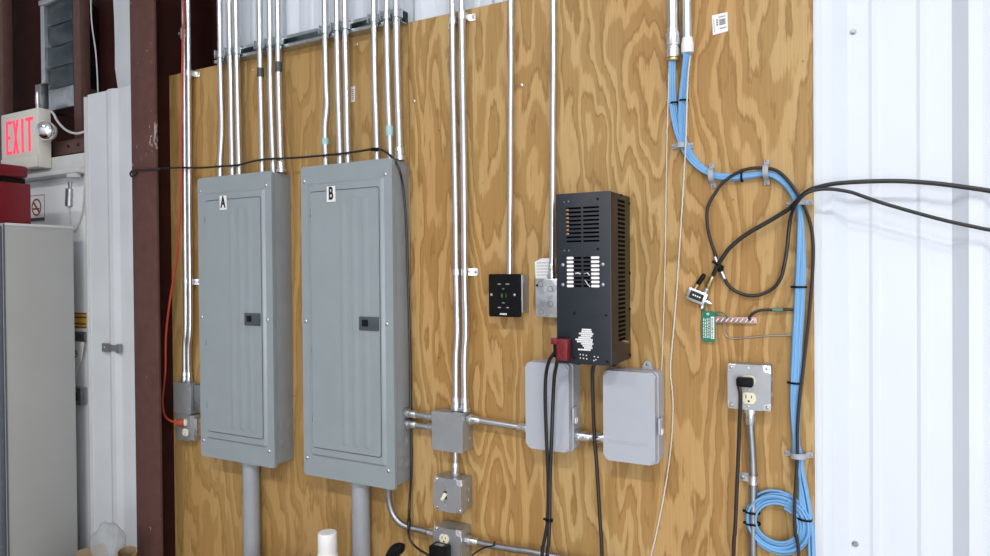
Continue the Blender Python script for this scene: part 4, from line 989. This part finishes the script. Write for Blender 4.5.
obj('port_cap', lathe(B(), V_(-.010, 0, .0303), V_(-.003, 0, .062), [(0, .0066), (.8, .0062), (1, .004)], 12), 'blackplastic', t)
obj('port', lathe(B(), V_(.016, 0, .0167), V_(.017, -.002, .030), [(0, .006), (.5, .0075), (1, .0065)], 12), 'galv', t)
obj('cable_connector', lathe(B(), V_(.0172, -.002, .0303), Vector((2.1987,-0.0190,1.5950)), [(0, .0065), (.15, .008), (.35, .008), (.4, .0065), (.9, .0068), (1, .0058)], 14), 'brass', t)
obj('port', lathe(B(), V_(.0262, 0, -.004), V_(.042, 0, -.004), [(0, .006), (.3, .0075), (.6, .006), (1, .0045)], 12), 'galv', t)
obj('ground_screw', lathe(B(), V_(.022, 0, -.0167), V_(.022, 0, -.026), [(0, .0045), (.6, .006), (1, .0055)], 8), 'screw', t)

# green tag, ground bar, small wires
p0, p1 = Vector((2.1693,-0.0100,1.4228)), Vector((2.2036,-0.0100,1.5031))
t = thing('green_tag', 'green plastic tag with white print below the splitter', 'tag', tuple(p0))
obj('plate', prism(B(), rrect(p0.x, p1.x, p0.z, p1.z, .006), -.0115, -.010), 'green', t)
bm = B(); tw = random.Random(9); w_ = p1.x-p0.x
for k in range(4):
    x = p0.x+w_*(.14+k*.13); z = p0.z+.010
    while z < p1.z-.022:
        l_ = tw.uniform(.003, .009); box(bm, (x-.0009, -.0122, z), (x+.0009, -.0116, min(z+l_, p1.z-.018))); z += l_+.002
obj('print_lines', bm, 'white', t)
bl = obj('barcode_patch', box(B(), (p1.x-w_*.34, -.0123, p0.z+.008), (p1.x-w_*.08, -.0116, p1.z-.014)), 'white', t)
bm = B(); z = p0.z+.010
while z < p1.z-.018:
    l_ = tw.uniform(.0008, .0022); box(bm, (p1.x-w_*.29, -.0129, z), (p1.x-w_*.16, -.0124, z+l_)); z += l_+tw.uniform(.001, .003)
obj('barcode_bars', bm, 'blackink', bl)
obj('eyelet', lathe(B(), (p0.x+w_*.45, -.0100, p1.z-.007), (p0.x+w_*.45, -.0130, p1.z-.007), [(0, .004), (1, .0035)], 14), 'header', t)
pa, pb = Vector((2.1995,-0.0080,1.4818)), Vector((2.3061,-0.0080,1.4821))
t = thing('grounding_bar', 'slim copper grounding bar with a row of screws beside the green tag', 'grounding bar', tuple(pa))
obj('bar', box(B(), (pa.x, -.011, pa.z-.0085), (pb.x, -.003, pa.z+.0085), .001), 'copper', t)
for x in (pa.x+.012, pb.x-.012): obj('standoff', box(B(), (x-.005, -.0029, pa.z-.006), (x+.005, -.0004, pa.z+.006)), 'blackplastic', t)
for k in range(8):
    x = pa.x+.010+k*(pb.x-pa.x-.022)/7
    obj('screw', lathe(B(), (x, -.0112, pa.z), (x, -.0140, pa.z), [(0, .0042), (.7, .004), (1, .003)], 10), 'copper', t)
    bm = B(); prism(bm, [(x-.005, pa.z-.0045), (x-.002, pa.z-.0045), (x+.005, pa.z+.0045), (x+.002, pa.z+.0045)], -.0149, -.0141); obj('screw_slot', bm, 'white', t)
q = smooth([(2.2885, -.0135, pa.z)]+[(2.2896,-0.0140,1.4910),(2.2973,-0.0140,1.5001),(2.3116,-0.0130,1.5073),(2.3306,-0.0120,1.5096),(2.3518,-0.0120,1.5100),(2.3751,-0.0120,1.5117),(2.3956,-0.0100,1.5120)], 6)
t = thing('ground_wire', 'short black wire from the grounding bar into the blue trunk', 'wire', tuple(q[0]))
obj('jacket', tube(B(), q, .0036, 8), 'rubber', t)
gq = smooth([(2.3436,-0.0120,1.5099),(2.3541,-0.0120,1.5101),(2.3681,-0.0120,1.5111)], 3); obj('green_sleeve', tube(B(), gq, .0046, 8), plain('green_tape', (.08, .22, .14), .5), t)
tag(obj('ground_wire', tube(B(), smooth([(2.1762,-0.0120,1.5264),(2.1752,-0.0100,1.5144),(2.1724,-0.0080,1.5010)], 5), .0018, 6), 'green'), 'short green wire between splitter and green tag', 'wire')
tag(obj('ground_wire', tube(B(), smooth([tuple(Vector((p1.x-.003, -.0085, p1.z-.012)))]+[(2.2105,-0.0120,1.5012),(2.2221,-0.0130,1.4997),(2.2322,-0.0140,1.4909),(2.2339,-0.0165,1.4859)], 5), .0018, 6), 'green'), 'thin green wire arching from the green tag to the grounding bar', 'wire')
tag(obj('ground_wire', tube(B(), smooth([(2.2254,-0.0165,1.4818),(2.2245,-0.0120,1.4684),(2.2256,-0.0060,1.4497),(2.2327,-0.0040,1.4372),(2.2490,-0.0040,1.4334),(2.2786,-0.0040,1.4364),(2.3222,-0.0040,1.4427),(2.3600,-0.0040,1.4456),(2.3971,-0.0040,1.4485)], 5), .0017, 6), 'emt_dark'), 'thin grey wire running from the grounding bar to the blue trunk', 'wire')

# pull strings hanging from the stubs
def string(label, pts, r):
    q = smooth(pts, 10); rr_ = random.Random(len(label))
    for i, p in enumerate(q):
        if 0 < i < len(q)-1: p.x += .0004*math.sin(i*2.4)+rr_.uniform(-.0003, .0003)
    tag(obj('pull_string', tube(B(), q, r, 6), 'twine'), label, 'string')
string('white pull string hanging from the wider stub, left of the other', [(2.0910,-0.0300,2.1812)]+[(2.0902,-0.0300,2.1467),(2.0876,-0.0280,2.0676),(2.0797,-0.0120,1.9643),(2.0744,-0.0060,1.8031),(2.0705,-0.0050,1.6403),(2.0654,-0.0050,1.4767),(2.0603,-0.0040,1.3616),(2.0544,-0.0040,1.2981),(2.0486,-0.0040,1.2510)], .0014)
string('white twisted pull string hanging from the white bushing', [(2.1469,-0.0300,2.1750)]+[(2.1434,-0.0360,2.1321),(2.1397,-0.0360,2.0724),(2.1373,-0.0340,2.0075),(2.1335,-0.0320,1.9293),(2.1259,-0.0140,1.8795),(2.1193,-0.0080,1.8004),(2.1115,-0.0060,1.6935),(2.1042,-0.0060,1.5858),(2.0955,-0.0060,1.4776),(2.0869,-0.0060,1.3905),(2.0839,-0.0060,1.3359),(2.0892,-0.0060,1.2711),(2.0900,-0.0060,1.2276),(2.0855,-0.0060,1.1510),(2.0755,-0.0060,1.0679),(2.0613,-0.0060,0.9837),(2.0442,-0.0060,0.8983),(2.0241,-0.0060,0.8115),(2.0038,-0.0060,0.7237)], .0019)

# barcode sticker on the plywood and small one between conduits
a = [Vector(p) for p in [(2.1970,0.0000,2.2812),(2.2360,0.0000,2.2826),(2.2372,0.0000,2.2333),(2.1993,-0.0000,2.2292)]]
t = thing('barcode_sticker', 'white printed barcode sticker stuck high on the right plywood sheet', 'sticker', tuple(a[3]))
obj('paper', prism(B(), [(v.x, v.z) for v in a], -.0012, .0002), 'white', t)
def qd(u, v): return a[3]+(a[2]-a[3])*u+(a[0]-a[3])*v+(a[1]-a[0]-a[2]+a[3])*u*v
def qrect(bm, u0, u1, v0, v1): prism(bm, [(qd(u, v).x, qd(u, v).z) for u, v in ((u0, v0), (u1, v0), (u1, v1), (u0, v1))], -.0018, -.0013)
bm = B()
for k in range(9): qrect(bm, .46, .86, .40+k*.036, .40+k*.036+(.020 if k % 3 else .028))
obj('barcode_bars', bm, 'greyink', t)
bm = B()
for k in range(6): qrect(bm, .44+k*.075, .44+k*.075+.055, .80, .86); qrect(bm, .48+k*.075, .48+k*.075+.055, .20, .27)
for k in range(3): qrect(bm, .26, .38, .42+k*.12, .50+k*.12)
for k in range(7): qrect(bm, .09, .14, .12+k*.10, .18+k*.10)
obj('print_lines', bm, 'greyink', t)
a = [Vector(p) for p in [(0.9755,0.0000,2.2603),(0.9925,0.0000,2.2615),(0.9918,-0.0000,2.2078),(0.9748,0.0000,2.2065)]]
t = thing('barcode_sticker', 'tiny white barcode sticker beside the third conduit above panel B', 'sticker', tuple(a[3]))
obj('paper', prism(B(), [(v.x, v.z) for v in a], -.0012, .0002), 'white', t)
bm = B()
for k in range(6): qrect(bm, .2, .8, .15+k*.12, .20+k*.12)
obj('barcode_bars', bm, 'greyink', t)
for n_, (x, z, lab) in enumerate(((0.4889, 2.3915, 'pale screw head in the plywood just right of the third conduit over panel A'), (1.0011, 2.4055, 'pale screw head in the plywood under the strut above panel B'), (1.2412, 2.1780, 'pale screw head in the plywood right of the sheet joint'), (1.6371, 2.1762, 'pale screw head between the two single conduits'))):
    tag(obj('wood_screw', screw_bm(x, 0, z, .0055, .002), 'screw'), lab, 'screw')

# long black cable slung over the conduits and down panel B
pts = [(-0.0427,-0.1190,2.0239), (-0.0709,-0.1220,2.0115), (-0.0796,-0.1230,2.0242), (-0.0558,-0.1230,2.0358), (0.0180,-0.1210,2.0327), (0.0942,-0.1220,2.0289), (0.1070,-0.1180,2.0300)]+[(0.1067,-0.0780,2.0375),(0.1258,-0.0560,2.0404),(0.1543,-0.0500,2.0393),(0.1903,-0.0500,2.0352),(0.2912,-0.0600,2.0267),(0.3919,-0.0705,2.0222),(0.4429,-0.0695,2.0201),(0.4969,-0.0695,2.0202),(0.5598,-0.0690,2.0265),(0.6121,-0.0695,2.0290),(0.6672,-0.0690,2.0276),(0.7118,-0.0690,2.0245),(0.7989,-0.0690,2.0205),(0.9200,-0.0695,2.0177),(0.9826,-0.0695,2.0169),(1.0198,-0.0695,2.0170),(1.0782,-0.0700,2.0183),(1.1298,-0.0715,2.0196),(1.1586,-0.0715,2.0139),(1.1825,-0.0710,2.0014),(1.2025,-0.0710,1.9850),(1.2206,-0.0715,1.9657),(1.2323,-0.0700,1.9392)]
def on_side(px, py, x): return None
side = [(1.2285,-0.0524,1.9060), (1.2285,-0.0433,1.8647), (1.2285,-0.0350,1.8001), (1.2285,-0.0294,1.7021), (1.2285,-0.0249,1.5708), (1.2285,-0.0195,1.4223), (1.2285,-0.0184,1.2570), (1.2285,-0.0172,1.0914), (1.2285,-0.0182,0.9591)]
side = [(x, min(y, -.005), z) for x, y, z in side]
low = [tuple(v) for v in [(1.2161,-0.0120,0.8392),(1.2398,-0.0500,0.7989),(1.2399,-0.0520,0.7571),(1.2517,-0.0500,0.7324),(1.2862,-0.0600,0.7213),(1.3277,-0.0700,0.7152),(1.3646,-0.0800,0.7040)]]
low.append((low[-1][0]+.01, -.09, .62))
t = thing('black_cable', 'long black cable slung across the conduits and down the side of panel B', 'cable', tuple(pts[0]))
obj('jacket', tube(B(), smooth(pts+side+low, 5), .0039, 8), 'rubber', t)
cA, cB = Vector((1.1171,-0.0712,2.0191)), Vector((1.1504,-0.0715,2.0163)); obj('tape_wrap', lathe(B(), cA, cB, [(0, .0045), (.1, .0062), (.9, .0062), (1, .0045)], 12), 'blackplastic', t)
cA, cB = Vector((1.2379,-0.0450,0.8101)), Vector((1.2399,-0.0510,0.7796)); obj('tape_wrap', lathe(B(), cA, cB, [(0, .0045), (.2, .006), (.8, .006), (1, .0045)], 12), 'blackplastic', t)

# plug and cord at the right outlet
t = thing('black_plug', 'black cord with a right-angle plug in the lower right outlet', 'plug', (xr, -.07, zr1))
bm = B(); box(bm, (xr-.026, -.086, zr1-.013), (xr+.014, -.0612, zr1+.011), .006, 3); obj('plug_body', bm, 'blackplastic', t)
q = [(xr-.020, -.078, zr1-.010)]+[(2.2753,-0.0740,1.2972),(2.2707,-0.0600,1.2340),(2.2661,-0.0500,1.1554),(2.2607,-0.0450,1.0515),(2.2558,-0.0450,0.9484),(2.2517,-0.0450,0.8708)]
q += [(q[-1][0]-.01, -.05, .4), (q[-1][0]-.01, -.05, .05)]
obj('cord', tube(B(), smooth(q, 7), .0050, 10), 'brownrub', t)
# charger in the bottom outlet, and thin lead on the bottom conduit
t = thing('wall_charger', 'black wall charger plugged into the bottom outlet box', 'charger', (1.40, -.11, .69))
obj('body', box(B(), (xo-.028, -.118, .690), (xo+.028, -.0752, 0.7686), .004), 'blackplastic', t)
obj('top_label', box(B(), (xo-.016, -.105, 0.7686-.0002), (xo+.014, -.090, 0.7686+.0008)), 'emt_dark', t)
tag(obj('thin_cable', tube(B(), smooth([(1.4623-.01, -.13, .603)]+[(1.4768,-0.0600,0.7247),(1.4865,-0.0520,0.7422),(1.5069,-0.0500,0.7583),(1.5311,-0.0490,0.7711),(1.5510,-0.0470,0.7784),(1.5575,-0.0460,0.7917)], 6), .0026, 8), 'rubber'), 'thin black lead looped onto the conduit along the bottom edge', 'cable')

# ------------------------------------------------------------------ bench out of view with the spray can and tool on it
t = thing('workbench', 'low wooden workbench below the electrical board, under the picture edge', 'workbench', (1.2, -.24, 0))
obj('bench_top', box(B(), (.70, -.40, .565), (1.75, -.10, .60), .003), 'bench', t)
for x in (.74, 1.67):
    for y in (-.38, -.15): obj('leg', box(B(), (x, y, 0), (x+.05, y+.03, .5648)), 'bench', t)
x = 1.0277
t = thing('spray_can', 'white capped spray can in front of the grey plastic conduit', 'spray can', (x, -.2, .60))
zt = 0.7800
obj('cap', lathe(B(), (x, -.2, zt-.062), (x, -.2, zt), [(0, .0300), (.04, .0310), (.9, .0305), (.97, .0295), (1, .027)], 28), 'white', t)
obj('can_body', lathe(B(), (x, -.2, .6005), (x, -.2, zt-.0622), [(0, .031), (.03, .033), (.80, .033), (.9, .0325), (.97, .031), (1, .030)], 28), 'white', t)
a = Vector((1.3153,-0.2000,0.7807))
t = thing('tool_handle', 'black rounded tool end poking up at the bottom left of the outlet box', 'tool', (a.x, a.y, .60))
bm = B(); tube(bm, smooth([(a.x-.055, a.y, .602), (a.x-.05, a.y, .68), (a.x-.032, a.y, a.z-.03), (a.x-.006, a.y, a.z-.002), (a.x+.012, a.y, a.z-.004)], 5), [.02]*10+[.019]*5+[.0175]*4+[.014, .007], 14)
obj('grip', bm, 'blackplastic', t)

# ------------------------------------------------------------------ light and camera
def area(name, loc, size, power, target=None, col=(1, 1, 1), sy=None):
    l = bpy.data.lights.new(name, 'AREA'); l.energy = power; l.color = col; l.shape = 'RECTANGLE'; l.size = size; l.size_y = sy or size
    o = bpy.data.objects.new(name, l); C.objects.link(o); o.location = loc
    dirv = (Vector(target)-Vector(loc)) if target else Vector((0, 0, -1)); o.rotation_euler = dirv.to_track_quat('-Z', 'Y').to_euler()
    return o
for x, y, pw in ((.4, -3.9, 85), (2.9, -3.9, 115), (5.2, -3.9, 125)):
    area('high_bay_light', (x, y, 4.3), .7, pw, col=(1, .97, .93), sy=.35)
area('low_fill_light', (4.6, -5.3, 1.1), 2.6, 165, (4.0, 0, .6), col=(.93, .97, 1), sy=2.0)  # unseen fill light added to brighten the lower right wall
w = bpy.data.worlds.new('world'); bpy.context.scene.world = w; w.use_nodes = True
w.node_tree.nodes['Background'].inputs[0].default_value = (.8, .85, .9, 1); w.node_tree.nodes['Background'].inputs[1].default_value = .3

cam = bpy.data.cameras.new('camera'); co = bpy.data.objects.new('camera', cam); C.objects.link(co)
cam.sensor_width = 36; cam.lens = 24.835; cam.clip_start = .05
r_, u_, b_ = ((0.8780,0.4786,-0.0085),(0.0027,0.0128,0.9999),(0.4787,-0.8779,0.0099))
co.matrix_world = Matrix(((r_[0], u_[0], b_[0], (2.5540,-1.8594,1.6136)[0]), (r_[1], u_[1], b_[1], (2.5540,-1.8594,1.6136)[1]), (r_[2], u_[2], b_[2], (2.5540,-1.8594,1.6136)[2]), (0, 0, 0, 1)))
sc = bpy.context.scene; sc.camera = co
for o in bpy.data.objects:
    if '_w' in o.keys(): del o['_w']
vs = sc.view_settings; vs.view_transform = 'Standard'; vs.look = 'None'; vs.gamma = 1; vs.use_curve_mapping = False; vs.exposure = -.40
